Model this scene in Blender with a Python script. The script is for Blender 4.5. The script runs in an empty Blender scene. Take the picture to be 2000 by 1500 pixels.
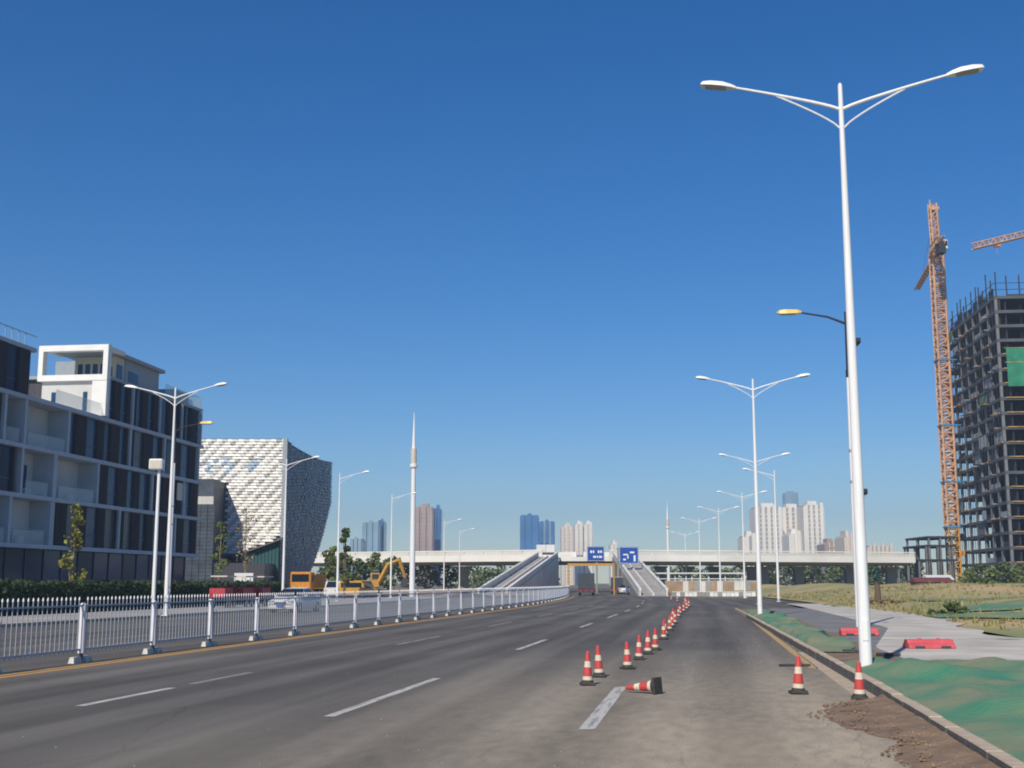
import bpy, math, random
from mathutils import Vector, Matrix
random.seed(7)
R = math.radians
scene = bpy.context.scene
C = scene.collection

# ------------------------------------------------------------------ camera, sky, sun, exposure
F = 2400.0; EYE = 1.75; PITCH = math.atan(389 / F)
cam = bpy.data.cameras.new('camera'); camo = bpy.data.objects.new('camera', cam); C.objects.link(camo)
camo.location = (0, 0, EYE); camo.rotation_euler = (math.pi / 2 + PITCH, 0, 0)
cam.sensor_width = 36; cam.lens = 36 * F / 2000; cam.clip_start = .1; cam.clip_end = 9000
scene.camera = camo

SUN_EL = R(40); SUN_AZ = R(180 + 22)          # azimuth clockwise from +Y: behind the camera, to its left
w = bpy.data.worlds.new('World'); scene.world = w; w.use_nodes = True
nt = w.node_tree; bg = nt.nodes['Background']
sky = nt.nodes.new('ShaderNodeTexSky'); sky.sky_type = 'NISHITA'; sky.sun_disc = False
sky.sun_elevation = SUN_EL; sky.sun_rotation = SUN_AZ
sky.altitude = 0; sky.air_density = 1.0; sky.dust_density = 0.0; sky.ozone_density = 6.0
hs = nt.nodes.new('ShaderNodeHueSaturation'); hs.inputs['Saturation'].default_value = 1.3; hs.inputs['Hue'].default_value = .506; hs.inputs['Value'].default_value = 1.0
nt.links.new(sky.outputs[0], hs.inputs['Color']); nt.links.new(hs.outputs[0], bg.inputs[0]); bg.inputs[1].default_value = 0.1
sd = bpy.data.lights.new('sun', 'SUN'); sd.energy = 4.6; sd.angle = R(.5); sd.color = (1, .91, .78)
so = bpy.data.objects.new('sun', sd); C.objects.link(so)
sv = Vector((math.sin(SUN_AZ) * math.cos(SUN_EL), math.cos(SUN_AZ) * math.cos(SUN_EL), math.sin(SUN_EL)))
so.rotation_euler = (-sv).to_track_quat('-Z', 'Y').to_euler(); so.location = sv * 200
vs = scene.view_settings; vs.view_transform = 'Standard'; vs.look = 'None'; vs.exposure = 0; vs.gamma = 1
vs.use_curve_mapping = False
scene.cycles.filter_width = 1.9

# ------------------------------------------------------------------ survey helpers: bearing in the photo + distance -> place
cP, sP = math.cos(PITCH), math.sin(PITCH)
def ray(x, y):
    u = (x - 1000) / F; v = (750 - y) / F
    return u, cP - sP * v, sP + cP * v
def at(x, y, D):
    u, Y, Z = ray(x, y); t = D / Y
    return Vector((u * t, D, EYE + Z * t))
def by_top(x, y, H):
    u, Y, Z = ray(x, y); t = (H - EYE) / Z
    return u * t, Y * t
def gx(x, D): return at(x, 1130, D).x
def hz(y, D, x=1000): return at(x, y, D).z
def cx(Y):                                      # centre line of the avenue: straight, then bending left
    if Y < 80: return .155 * Y
    if Y < 160: return .155 * Y - .00059375 * (Y - 80) ** 2
    return cx(159.999) + .06 * (Y - 160)
def head(Y): return (cx(Y + .5) - cx(Y - .5))
def kp(k, Y, z=0): return Vector((k + cx(Y), Y, z))

# ------------------------------------------------------------------ materials
def mat(name, col, rough=.7, metal=0, var=.0, vscale=3, col2=None, bump=0, bscale=20, spec=.5, streak=None, alpha=1, detail=4):
    m = bpy.data.materials.new(name); m.use_nodes = True
    n = m.node_tree.nodes; l = m.node_tree.links; b = n['Principled BSDF']
    b.inputs['Base Color'].default_value = (*col, 1); b.inputs['Roughness'].default_value = rough
    b.inputs['Metallic'].default_value = metal; b.inputs['Specular IOR Level'].default_value = spec
    if alpha < 1: b.inputs['Alpha'].default_value = alpha
    if var or col2 or bump:
        tc = n.new('ShaderNodeTexCoord'); mp = n.new('ShaderNodeMapping')
        l.new(tc.outputs['Object'], mp.inputs[0])
        if streak: mp.inputs['Scale'].default_value = streak
    if var or col2:
        no = n.new('ShaderNodeTexNoise'); no.inputs['Scale'].default_value = vscale; no.inputs['Detail'].default_value = detail
        l.new(mp.outputs[0], no.inputs[0])
        r = n.new('ShaderNodeValToRGB'); r.color_ramp.elements[0].position = .3; r.color_ramp.elements[1].position = .7
        a = col2 if col2 else tuple(max(0, c * (1 - var)) for c in col)
        e = col if col2 else tuple(min(1, c * (1 + var)) for c in col)
        r.color_ramp.elements[0].color = (*a, 1); r.color_ramp.elements[1].color = (*e, 1)
        l.new(no.outputs[0], r.inputs[0]); l.new(r.outputs[0], b.inputs['Base Color'])
    if bump:
        nb = n.new('ShaderNodeTexNoise'); nb.inputs['Scale'].default_value = bscale; nb.inputs['Detail'].default_value = 6
        l.new(mp.outputs[0], nb.inputs[0]); bu = n.new('ShaderNodeBump'); bu.inputs['Strength'].default_value = bump
        bu.inputs['Distance'].default_value = .05
        l.new(nb.outputs[0], bu.inputs['Height']); l.new(bu.outputs[0], b.inputs['Normal'])
    return m

def asphalt_mat():
    m = bpy.data.materials.new('dusty asphalt'); m.use_nodes = True
    n = m.node_tree.nodes; l = m.node_tree.links; b = n['Principled BSDF']; b.inputs['Roughness'].default_value = .82
    b.inputs['Specular IOR Level'].default_value = .18
    uv = n.new('ShaderNodeTexCoord')
    def noise(scale, sx, sy, det=5):
        mp = n.new('ShaderNodeMapping'); mp.inputs['Scale'].default_value = (sx, sy, 1); l.new(uv.outputs['UV'], mp.inputs[0])
        t = n.new('ShaderNodeTexNoise'); t.inputs['Scale'].default_value = scale; t.inputs['Detail'].default_value = det
        l.new(mp.outputs[0], t.inputs[0]); return t.outputs[0]
    def math_(op, a, bb=None, clamp=False):
        x = n.new('ShaderNodeMath'); x.operation = op; x.use_clamp = clamp
        for i, v in enumerate((a, bb)):
            if v is None: continue
            if isinstance(v, (int, float)): x.inputs[i].default_value = v
            else: l.new(v, x.inputs[i])
        return x.outputs[0]
    def mr(v, a, bb, c, d):
        x = n.new('ShaderNodeMapRange'); x.inputs[1].default_value = a; x.inputs[2].default_value = bb
        x.inputs[3].default_value = c; x.inputs[4].default_value = d; x.interpolation_type = 'SMOOTHSTEP'; l.new(v, x.inputs[0]); return x.outputs[0]
    sep = n.new('ShaderNodeSeparateXYZ'); l.new(uv.outputs['UV'], sep.inputs[0])
    k, Y = sep.outputs[0], sep.outputs[1]
    streak = noise(1, 1.6, .05); blot = noise(.35, 1, .35); fine = noise(60, 1, 1, 2); mid = noise(5, 1, .4)
    base = n.new('ShaderNodeMixRGB'); base.inputs[1].default_value = (.108, .101, .091, 1); base.inputs[2].default_value = (.165, .152, .132, 1)
    f = math_('ADD', math_('MULTIPLY', streak, .55), math_('MULTIPLY', blot, .45)); l.new(mr(f, .36, .66, 0, 1), base.inputs[0])
    # sand tracked on to the lane by the kerb and over the whole lane in front of the mud
    side = mr(k, -7.5, 1.4, 0, 1); nearf = mr(Y, 38, 11, 0, 1)
    d = math_('MULTIPLY', side, nearf); edge = math_('MULTIPLY', mr(k, .6, 2.6, 0, .35), mr(Y, 60, 25, 0, 1))
    d = math_('ADD', math_('MULTIPLY', d, .95), edge)
    left = math_('MULTIPLY', nearf, .0); d = math_('ADD', d, left)
    d = math_('MULTIPLY', d, mr(math_('ADD', math_('MULTIPLY', blot, .5), math_('MULTIPLY', mid, .5)), .25, .7, .5, 1.15), True)
    dust = n.new('ShaderNodeMixRGB'); dust.inputs[2].default_value = (.43, .36, .26, 1)
    l.new(d, dust.inputs[0]); l.new(base.outputs[0], dust.inputs[1])
    # wheel tracks, resurfaced patches, cracks and oil spots
    wt = math_('ABSOLUTE', math_('SINE', math_('ADD', math_('MULTIPLY', k, 1.72), .9)))
    trk = mr(math_('ADD', wt, math_('MULTIPLY', noise(.8, 1, .12), .7)), .75, 1.35, 1.08, .86)
    mpv = n.new('ShaderNodeMapping'); mpv.inputs['Scale'].default_value = (.42, .16, 1); l.new(uv.outputs['UV'], mpv.inputs[0])
    nv = n.new('ShaderNodeTexNoise'); nv.inputs['Scale'].default_value = 3; nv.inputs['Detail'].default_value = 6; l.new(mpv.outputs[0], nv.inputs[0])
    mixv = n.new('ShaderNodeMixRGB'); mixv.inputs[0].default_value = .22; l.new(mpv.outputs[0], mixv.inputs[1]); l.new(nv.outputs['Color'], mixv.inputs[2])
    vo_ = n.new('ShaderNodeTexVoronoi'); vo_.feature = 'DISTANCE_TO_EDGE'; vo_.inputs['Scale'].default_value = 1.3; l.new(mixv.outputs[0], vo_.inputs[0])
    crk = mr(math_('ADD', vo_.outputs[0], math_('MULTIPLY', noise(.5, 1, .5), .03)), .012, .024, .84, 1)
    oil = mr(noise(1.1, 1, .6, 2), .74, .8, 1, .7)
    ptc = n.new('ShaderNodeTexVoronoi'); ptc.distance = 'CHEBYCHEV'; ptc.inputs['Scale'].default_value = .16; mpp = n.new('ShaderNodeMapping'); mpp.inputs['Scale'].default_value = (1.6, .55, 1); l.new(uv.outputs['UV'], mpp.inputs[0]); l.new(mpp.outputs[0], ptc.inputs[0])
    sp = n.new('ShaderNodeSeparateColor'); l.new(ptc.outputs['Color'], sp.inputs[0]); pt = mr(sp.outputs[0], .0, 1, .93, 1.07)
    wear = math_('MULTIPLY', math_('MULTIPLY', trk, crk), math_('MULTIPLY', oil, pt))
    wm = n.new('ShaderNodeMixRGB'); wm.blend_type = 'MULTIPLY'; wm.inputs[0].default_value = 1; l.new(dust.outputs[0], wm.inputs[1]); l.new(wear, wm.inputs[2]); dust = wm
    gr = n.new('ShaderNodeMixRGB'); gr.blend_type = 'MULTIPLY'; gr.inputs[0].default_value = 1
    rr = n.new('ShaderNodeValToRGB'); rr.color_ramp.elements[0].color = (.72, .72, .72, 1); rr.color_ramp.elements[1].color = (1.25, 1.25, 1.25, 1)
    rr.color_ramp.elements[0].position = .3; rr.color_ramp.elements[1].position = .7
    l.new(fine, rr.inputs[0]); l.new(dust.outputs[0], gr.inputs[1]); l.new(rr.outputs[0], gr.inputs[2])
    l.new(gr.outputs[0], b.inputs['Base Color'])
    bu = n.new('ShaderNodeBump'); bu.inputs['Strength'].default_value = .25; bu.inputs['Distance'].default_value = .02
    l.new(fine, bu.inputs['Height']); l.new(bu.outputs[0], b.inputs['Normal'])
    return m

def worn_paint(name, col, under=(.14, .135, .13), thr=.47):
    m = bpy.data.materials.new(name); m.use_nodes = True
    n = m.node_tree.nodes; l = m.node_tree.links; b = n['Principled BSDF']; b.inputs['Roughness'].default_value = .75
    tc = n.new('ShaderNodeTexCoord'); t = n.new('ShaderNodeTexNoise'); t.inputs['Scale'].default_value = 4; t.inputs['Detail'].default_value = 4
    mp = n.new('ShaderNodeMapping'); mp.inputs['Scale'].default_value = (3, .35, 1); l.new(tc.outputs['UV'], mp.inputs[0]); l.new(mp.outputs[0], t.inputs[0]); r = n.new('ShaderNodeValToRGB')
    r.color_ramp.elements[0].position = thr - .25; r.color_ramp.elements[0].color = (*under, 1)
    r.color_ramp.elements[1].position = thr + .06; r.color_ramp.elements[1].color = (*col, 1)
    l.new(t.outputs[0], r.inputs[0]); l.new(r.outputs[0], b.inputs['Base Color']); return m

M = dict(
    asphalt=asphalt_mat(),
    path=mat('path asphalt', (.2, .195, .185), .85, var=.25, vscale=.6, bump=.2),
    plaza=mat('pale paving', (.52, .475, .4), .85, var=.22, vscale=.5, bump=.1),
    sidewalk=mat('far sidewalk', (.36, .34, .31), .85, var=.2, vscale=.3),
    paintw=worn_paint('worn white line', (.52, .5, .45)), paintw2=worn_paint('faded white line', (.3, .29, .27), thr=.5),
    painty=worn_paint('worn yellow line', (.55, .3, .075), (.3, .2, .1), thr=.42), painty2=worn_paint('sandy yellow line', (.5, .33, .12), (.3, .25, .18), .46),
    ground=mat('dry ground', (.26, .2, .12), .95, col2=(.1, .11, .04), vscale=.06, bump=.3, bscale=.5),
    field=mat('weedy field', (.52, .36, .19), .95, col2=(.2, .24, .085), vscale=.16, bump=.6, bscale=1.5, streak=(1, .55, 1), detail=8),
    soil=mat('brown soil', (.29, .195, .12), .95, col2=(.16, .11, .072), vscale=2.2, bump=1, bscale=9, detail=9),
    sand=mat('orange sand', (.42, .27, .13), .95, col2=(.25, .15, .08), vscale=.3, bump=.5, bscale=2),
    net=mat('green dust net', (.045, .22, .125), .75, col2=(.28, .25, .14), vscale=.7, bump=.5, bscale=14, detail=8),
    net3=mat('green scaffold net', (.02, .2, .11), .8, var=.25, vscale=.5), net2=mat('green net', (.05, .22, .13), .75, col2=(.26, .25, .12), vscale=.6, detail=8, bump=.4, bscale=8),
    granite=mat('dark kerb granite', (.11, .108, .105), .8, var=.3, vscale=8, bump=.3, bscale=40),
    coping=mat('sandy kerb top', (.45, .36, .26), .85, var=.2, vscale=5, bump=.2),
    wpaint=mat('white pole paint', (.85, .85, .85), .5, col2=(.74, .735, .72), vscale=2.5, streak=(5, 5, .35)), lamp=mat('lamp grey white', (.8, .8, .77), .4),
    lens=mat('lamp lens', (.35, .36, .36), .25), darkm=mat('dark metal', (.03, .035, .045), .5, metal=.3),
    ylamp=mat('yellow lamp head', (.75, .5, .12), .45), fence=mat('pale fence steel', (.33, .38, .45), .45, var=.1, vscale=2),
    fpost=mat('white fence post', (.74, .72, .74), .45, var=.08, vscale=4), fblock=mat('concrete fence foot', (.55, .54, .47), .85, var=.2, vscale=6),
    cred=mat('cone red', (.6, .06, .06), .6, col2=(.42, .06, .05), vscale=7, detail=8), cwhite=mat('cone reflective band', (.8, .74, .58), .5, col2=(.55, .47, .33), vscale=7, detail=8),
    cblack=mat('cone rubber base', (.045, .043, .04), .8, var=.3, vscale=9),
    pinkp=mat('pink red plastic', (.62, .1, .11), .5, var=.12, vscale=3, col2=(.5, .07, .08)),
    wframe=mat('white render', (.78, .77, .73), .7, var=.06, vscale=.8), frame_shade=mat('shaded white facade frame', (.4, .45, .5), .7, var=.08, vscale=.8), wall_shade=mat('shaded balcony wall', (.52, .55, .55), .75, var=.08, vscale=.5), wshade=mat('pale shaded balcony wall', (.55, .55, .52), .75, var=.07, vscale=.6),  # frames and balcony walls are white, their shade put into the colour
    louvre=mat('brown black louvre', (.046, .045, .052), .6, var=.3, vscale=1, streak=(6, 6, .3)), dglass2=mat('navy glass', (.02, .06, .13), .12, spec=.2), dglass3=mat('curtained glass', (.07, .085, .1), .25, spec=.3, var=.2, vscale=1, streak=(4, 4, .2)), dglass=mat('dark blue glass', (.012, .038, .085), .15, spec=.15),
    bglass=mat('blue window', (.02, .06, .14), .12, spec=.35), pglass=mat('pale blue glazing', (.3, .4, .5), .3, var=.3, vscale=2), balu=mat('glass balustrade', (.5, .6, .62), .1, alpha=.28),
    beige=mat('beige cladding', (.6, .57, .45), .7, var=.06, vscale=1), grey=mat('grey cladding', (.3, .34, .37), .6, var=.08),
    tilew=mat('white facade tile', (.84, .82, .75), .5, var=.06, vscale=.7), tileg=mat('grey facade tile', (.56, .545, .5), .5, var=.1),
    tileh=mat('dark grey facade tile', (.36, .345, .32), .5, var=.15), tiled=mat('shaded side facade tile', (.1, .14, .2), .4, var=.25, vscale=.15), wingt=mat('shadowed wing tile', (.055, .072, .095), .5, var=.3, vscale=.8), museumback=mat('dark facade backing', (.16, .16, .15), .8),  # wing tile darkened for the glass building's shadow, side tile for its shaded face
    teal=mat('teal glass', (.05, .12, .12), .12, spec=.7), hedge=mat('hedge leaf', (.03, .055, .018), .8, var=.5, vscale=2),
    leafy=mat('yellow green leaf', (.2, .2, .03), .7, var=.4, vscale=2), leafd=mat('dark leaf', (.07, .1, .03), .75, var=.5, vscale=1.2),
    leafm=mat('mid green leaf', (.13, .17, .05), .75, var=.45, vscale=1), bark=mat('bark', (.13, .09, .06), .9, var=.3, vscale=6), bark2=mat('pale bark', (.25, .2, .13), .9, var=.2),
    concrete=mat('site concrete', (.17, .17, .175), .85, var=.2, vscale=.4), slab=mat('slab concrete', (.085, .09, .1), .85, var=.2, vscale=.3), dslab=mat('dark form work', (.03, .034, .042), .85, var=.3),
    timber=mat('orange form timber', (.42, .24, .08), .8, var=.3, vscale=1), block=mat('grey block wall', (.33, .34, .36), .85, var=.15),
    crane=mat('crane orange', (.56, .33, .19), .6, var=.2, vscale=.5), crane2=mat('crane yellow', (.6, .3, .04), .55, var=.15), blue=mat('blue steel', (.05, .25, .5), .5),
    via=mat('viaduct concrete', (.78, .76, .7), .8, var=.08, vscale=.2), via2=mat('viaduct panel', (.66, .64, .58), .8, var=.1, vscale=.3), pier=mat('pier concrete', (.3, .29, .26), .85, var=.12, vscale=.3),
    sblue=mat('sign blue', (.012, .07, .33), .45), swhite=mat('sign white', (.75, .78, .8), .5), yellow=mat('machine yellow', (.5, .28, .05), .5, var=.12), orange=mat('machine orange', (.6, .24, .03), .5, var=.15),
    cwhitep=mat('white car paint', (.7, .7, .68), .25, spec=.6), cblue=mat('blue car paint', (.05, .2, .45), .25), cdark=mat('dark truck paint', (.05, .06, .07), .5, var=.2), cred2=mat('red trike paint', (.4, .045, .05), .55, var=.3, vscale=4),
    tyre=mat('tyre', (.02, .02, .02), .85), rim=mat('rim', (.5, .5, .5), .35, metal=.6), cglass=mat('car glass', (.015, .02, .03), .08, spec=.8), tail=mat('tail light', (.5, .02, .06), .3), cream=mat('cream canopy', (.6, .55, .45), .7, var=.1),
    wrapt=mat('bluish tied leaves', (.04, .1, .08), .8, var=.4, vscale=3), hutred=mat('dull maroon sheet', (.16, .05, .045), .7, var=.2), chrome=mat('dark trim', (.06, .06, .07), .4), grass=mat('grass blade', (.26, .24, .08), .8, var=.5, vscale=.3), brown=mat('hoarding brown', (.36, .25, .16), .85, var=.3, vscale=.4),
    tw=mat('far white tower', (.8, .76, .68), .8, var=.08, vscale=.05), tg=mat('far grey bays', (.36, .34, .33), .8), tb=mat('far beige tower', (.66, .58, .5), .8), tblue=mat('far blue glass tower', (.06, .19, .42), .2, spec=.6, var=.3, vscale=.03), tblue2=mat('far pale blue tower', (.25, .38, .48), .3, var=.2, vscale=.03), tpink=mat('far unfinished tower', (.4, .31, .27), .85, var=.15, vscale=.05),
)

# ------------------------------------------------------------------ mesh builder
class B:
    def __init__(s): s.v = []; s.f = []; s.m = []; s.uv = None
    def add(s, vs, fs, mi=0):
        o = len(s.v); s.v += [tuple(v) for v in vs]; s.f += [tuple(i + o for i in f) for f in fs]; s.m += [mi] * len(fs); return s
    def box(s, a, b, mi=0):
        x0, y0, z0 = a; x1, y1, z1 = b
        return s.add([(x0, y0, z0), (x1, y0, z0), (x1, y1, z0), (x0, y1, z0), (x0, y0, z1), (x1, y0, z1), (x1, y1, z1), (x0, y1, z1)],
                     [(0, 3, 2, 1), (4, 5, 6, 7), (0, 1, 5, 4), (1, 2, 6, 5), (2, 3, 7, 6), (3, 0, 4, 7)], mi)
    def bbox(s, a, b, r, mi=0):                  # box with chamfered edges
        (x0, y0, z0), (x1, y1, z1) = a, b; vs = []; ix = {}
        cs = [(x0, x0 + r, x1, x1 - r), (y0, y0 + r, y1, y1 - r), (z0, z0 + r, z1, z1 - r)]
        for i in (0, 1):
            for j in (0, 1):
                for k in (0, 1):
                    o = [cs[0][2 * i], cs[1][2 * j], cs[2][2 * k]]; n = [cs[0][2 * i + 1], cs[1][2 * j + 1], cs[2][2 * k + 1]]
                    for ax in range(3):
                        p = list(n); p[ax] = o[ax]; ix[(i, j, k, ax)] = len(vs); vs.append(p)
        fs = []
        for ax in range(3):
            for d in (0, 1):
                b_, c_ = [q for q in range(3) if q != ax]; q = []
                for (e, g) in ((0, 0), (1, 0), (1, 1), (0, 1)):
                    key = [0, 0, 0]; key[ax] = d; key[b_] = e; key[c_] = g; q.append(ix[(*key, ax)])
                fs.append(q)
        for ax in range(3):
            b_, c_ = [q for q in range(3) if q != ax]
            for e in (0, 1):
                for g in (0, 1):
                    k0 = [0, 0, 0]; k0[b_] = e; k0[c_] = g; k1 = list(k0); k1[ax] = 1
                    fs.append([ix[(*k0, b_)], ix[(*k1, b_)], ix[(*k1, c_)], ix[(*k0, c_)]])
        for i in (0, 1):
            for j in (0, 1):
                for k in (0, 1): fs.append([ix[(i, j, k, 0)], ix[(i, j, k, 1)], ix[(i, j, k, 2)]])
        return s.add(vs, fs, mi)
    def prism(s, poly, axis, a, b, mi=0):        # poly in the other two axes, extruded along axis a..b
        def P(p, t):
            q = list(p); q.insert(axis, t); return q
        n = len(poly)
        return s.add([P(p, a) for p in poly] + [P(p, b) for p in poly],
                     [tuple(range(n))[::-1], tuple(range(n, 2 * n))] + [(i, (i + 1) % n, n + (i + 1) % n, n + i) for i in range(n)], mi)
    def tube(s, pts, rad, n=8, mi=0, cap=True):
        pts = [Vector(p) for p in pts]; rad = rad if isinstance(rad, (list, tuple)) else [rad] * len(pts)
        vs = []; fs = []
        for i, p in enumerate(pts):
            t = (pts[min(i + 1, len(pts) - 1)] - pts[max(i - 1, 0)]).normalized()
            u = t.cross(Vector((0, 0, 1)) if abs(t.z) < .9 else Vector((0, 1, 0))).normalized(); w_ = t.cross(u)
            for k in range(n):
                a = 2 * math.pi * k / n; vs.append(p + (u * math.cos(a) + w_ * math.sin(a)) * rad[i])
        for i in range(len(pts) - 1):
            for k in range(n): fs.append((i * n + k, i * n + (k + 1) % n, (i + 1) * n + (k + 1) % n, (i + 1) * n + k))
        if cap: fs += [tuple(range(n))[::-1], tuple(range((len(pts) - 1) * n, len(pts) * n))]
        return s.add(vs, fs, mi)
    def bar(s, a, b, r, mi=0): return s.tube([a, b], r, 4, mi)
    def build(s, name, m, parent=None, loc=(0, 0, 0), rz=0, smooth=False, rot=None):
        me = bpy.data.meshes.new(name); me.from_pydata(s.v, [], s.f)
        for x in (m if isinstance(m, (list, tuple)) else [m]): me.materials.append(M[x])
        me.polygons.foreach_set('material_index', s.m)
        if smooth: me.polygons.foreach_set('use_smooth', [True] * len(me.polygons)); me.set_sharp_from_angle(angle=R(55))
        if s.uv:
            u = me.uv_layers.new(); d = []
            for lp in me.loops: d += s.uv[lp.vertex_index]
            u.data.foreach_set('uv', d)
        me.update(); return link(name, me, parent, loc, rz, rot)
def link(name, me, parent=None, loc=(0, 0, 0), rz=0, rot=None):
    o = bpy.data.objects.new(name, me); C.objects.link(o); o.parent = parent; o.location = loc
    o.rotation_euler = rot if rot else (0, 0, rz); return o
def smooth_by_angle(o, ang=40):
    me = o.data; me.polygons.foreach_set('use_smooth', [True] * len(me.polygons)); me.set_sharp_from_angle(angle=R(ang))
def tag(o, label, cat, group=None):
    o['label'] = label; o['category'] = cat
    if group: o['group'] = group
    return o
def thing(name, label, cat, loc=(0, 0, 0), rz=0, group=None):
    o = bpy.data.objects.new(name, None); C.objects.link(o); o.location = loc; o.rotation_euler = (0, 0, rz); o.empty_display_size = .3
    return tag(o, label, cat, group)
def struct(o): o['kind'] = 'structure'; return o
def stuff(o): o['kind'] = 'stuff'; return o
def copy_tree(o, parent=None):
    c = o.copy(); C.objects.link(c); c.parent = parent
    for ch in list(o.children): copy_tree(ch, c)
    return c
ORD = ['first', 'second', 'third', 'fourth', 'fifth', 'sixth', 'seventh', 'eighth', 'ninth', 'tenth', 'eleventh', 'twelfth', 'thirteenth', 'fourteenth', 'fifteenth']

# ------------------------------------------------------------------ the ground, roads, kerbs
def ribbon(name, m, k0, k1, Y0, Y1, z, parent=None, step=4.0, cols=1, zf=None):
    b = B(); b.uv = []; n = max(1, int((Y1 - Y0) / step))
    for i in range(n + 1):
        Y = Y0 + (Y1 - Y0) * i / n
        for j in range(cols + 1):
            a = k0(Y) if callable(k0) else k0; e = k1(Y) if callable(k1) else k1; k = a + (e - a) * j / cols
            p = kp(k, Y, z + (zf(k, Y) if zf else 0)); b.v.append(tuple(p)); b.uv.append((k, Y))
    for i in range(n):
        for j in range(cols):
            q = i * (cols + 1) + j; b.f.append((q, q + 1, q + cols + 2, q + cols + 1)); b.m.append(0)
    return b.build(name, m, parent)
g = B(); g.add([(-4000, -400, 0), (4000, -400, 0), (4000, 6000, 0), (-4000, 6000, 0)], [(0, 1, 2, 3)]); struct(g.build('ground', 'ground'))
kerb_k = lambda Y: 2.62 - max(0, min(1, (Y - 20) / 60)) * .75
road = struct(ribbon('road', 'asphalt', -28, kerb_k, -20, 420, .012))
j = struct(ribbon('side_street', 'asphalt', lambda Y: kerb_k(Y) + .002, 90, 81.5, 146, .008))
def line(k0, k1, Y0, Y1, m, nm='lane_marking'): return ribbon(nm, m, k0, k1, Y0, Y1, .016, road, 2.0)
def dash(k, Y0, Y1, m='paintw', wd=.15): return line(k - wd / 2, k + wd / 2, Y0, Y1, m)
for a, e in ((18.1, 21.2), (22.0, 24.8)): dash(-9.0, a, e, 'paintw' if a < 20 else 'paintw2')
for a, e in ((35.9, 41.7), (51, 57), (66, 72), (81, 87), (96, 102)): dash(-8.85, a, e, 'paintw2')
for a, e in ((16.7, 23.3), (33.2, 39.1), (49.8, 54.9), (63.7, 70.9), (77.3, 83), (92, 98), (107, 113), (122, 128)): dash(-5.0, a, e)
for a, e in ((15.25, 21.4), (47, 53), (63, 69), (78, 84)): dash(-1.47, a, e, 'paintw' if a < 20 else 'paintw2', .2 if a < 20 else .15)
for k in (-13.45, -13.15): line(k - .09, k + .09, 8, 165, 'painty')
line(2.12, 2.3, 26, 79, 'painty2')
struct(ribbon('sand_strip', 'coping', 2.28, lambda Y: kerb_k(Y) - .01, 16, 32, .016, None, 1.0))
for o in [q for q in bpy.data.objects if q.name.startswith('sand_strip')]: o.parent = road; del o['kind']
# kerb of single stones along the near stretch, one run beyond
kerb = bpy.data.objects.new('kerb', None); C.objects.link(kerb); struct(kerb)
ks = B().bbox((-.0, -.496, -.1), (.15, .496, .165), .012); ks_me = None
cs_ = B().bbox((.0, -.494, .1655), (.16, .494, .19), .008); cs_me = None
for i in range(58):
    Y = 6.5 + i; p = kp(kerb_k(Y), Y); a = -math.atan((kp(kerb_k(Y + .5), Y + .5) - kp(kerb_k(Y - .5), Y - .5)).x)
    dz = random.uniform(-.006, .006); dx = random.uniform(-.006, .006)
    if ks_me is None:
        o = ks.build('kerb_stone', 'granite', kerb); ks_me = o.data; q = cs_.build('coping', 'coping', o); cs_me = q.data
    else:
        o = link('kerb_stone', ks_me, kerb); q = link('coping', cs_me, o)
    o.location = (p.x + dx, Y, dz); o.rotation_euler = (random.uniform(-.004, .004), 0, a)
b = B(); n = 10; Ys = [64 + 17 * i / n for i in range(n + 1)]
for i in range(n):
    for (o0, z0, o1, z1) in ((0, 0, 0, .165), (0, .165, .15, .165), (.15, .165, .15, 0)):
        q = [kp(kerb_k(Ys[i]) + o0, Ys[i], z0), kp(kerb_k(Ys[i]) + o1, Ys[i], z1), kp(kerb_k(Ys[i + 1]) + o1, Ys[i + 1], z1), kp(kerb_k(Ys[i + 1]) + o0, Ys[i + 1], z0)]
        b.add(q, [(0, 1, 2, 3)])
b.build('kerb_run', 'coping', kerb)
# verge behind the kerb, path and pale paving
hump = lambda k, Y: .0
struct(ribbon('verge', 'soil', lambda Y: kerb_k(Y) + .15, 4.15, 5, 80, .13, None, 1.0))
struct(ribbon('path', 'path', 4.15, 6.7, 27, 82, .125, None, 2.0))
struct(ribbon('paving', 'plaza', lambda Y: 6.7 - max(0, min(1, (46 - Y) / 14)) * 2.4, lambda Y: 10.4 + 1.2 * math.sin(Y * .12) + .3 * math.sin(Y * .9), 26.4, 100, .132, None, 1.2))
struct(ribbon('paving_apron', 'path', 1.9, 18, 79.8, 82.2, .04, None, 1))
def fz(k, Y):
    e = min(1, max(0, (k - 10.2) / 14)); z = e * (.25 + .9 * max(0, min(1, (Y - 40) / 90))) + .25 * e * (math.sin(k * .31 + Y * .11) + math.sin(k * .12 - Y * .19 + 1))
    return max(.02, z + .1)
field = struct(ribbon('field', 'field', 9.6, 150, 20, 240, .0, None, 1.5, 140, fz))
fl = struct(ribbon('verge_soil', 'soil', 3.0, 30, 4, 26.6, .06, None, 2, 8))
struct(ribbon('sidewalk', 'sidewalk', -34.5, -28, -10, 175, .14, None, 5))
kb = B()
for i in range(36):
    Y = -10 + 5 * i
    q = [kp(-27.85, Y, 0), kp(-27.85, Y + 5, 0), kp(-27.85, Y + 5, .15), kp(-27.85, Y, .15), kp(-28.05, Y, .15), kp(-28.05, Y + 5, .15)]
    kb.add(q, [(0, 1, 2, 3), (3, 2, 5, 4)])
struct(kb.build('far_kerb', 'coping'))
struct(ribbon('forecourt', 'sidewalk', -62, -34.5, 70, 175, .03, None, 8))
sn = lambda k, Y: .35 * max(0, math.sin(k * .5 + Y * .3)) + .3 * max(0, math.sin(k * .9 - Y * .21 + 1))
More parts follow.
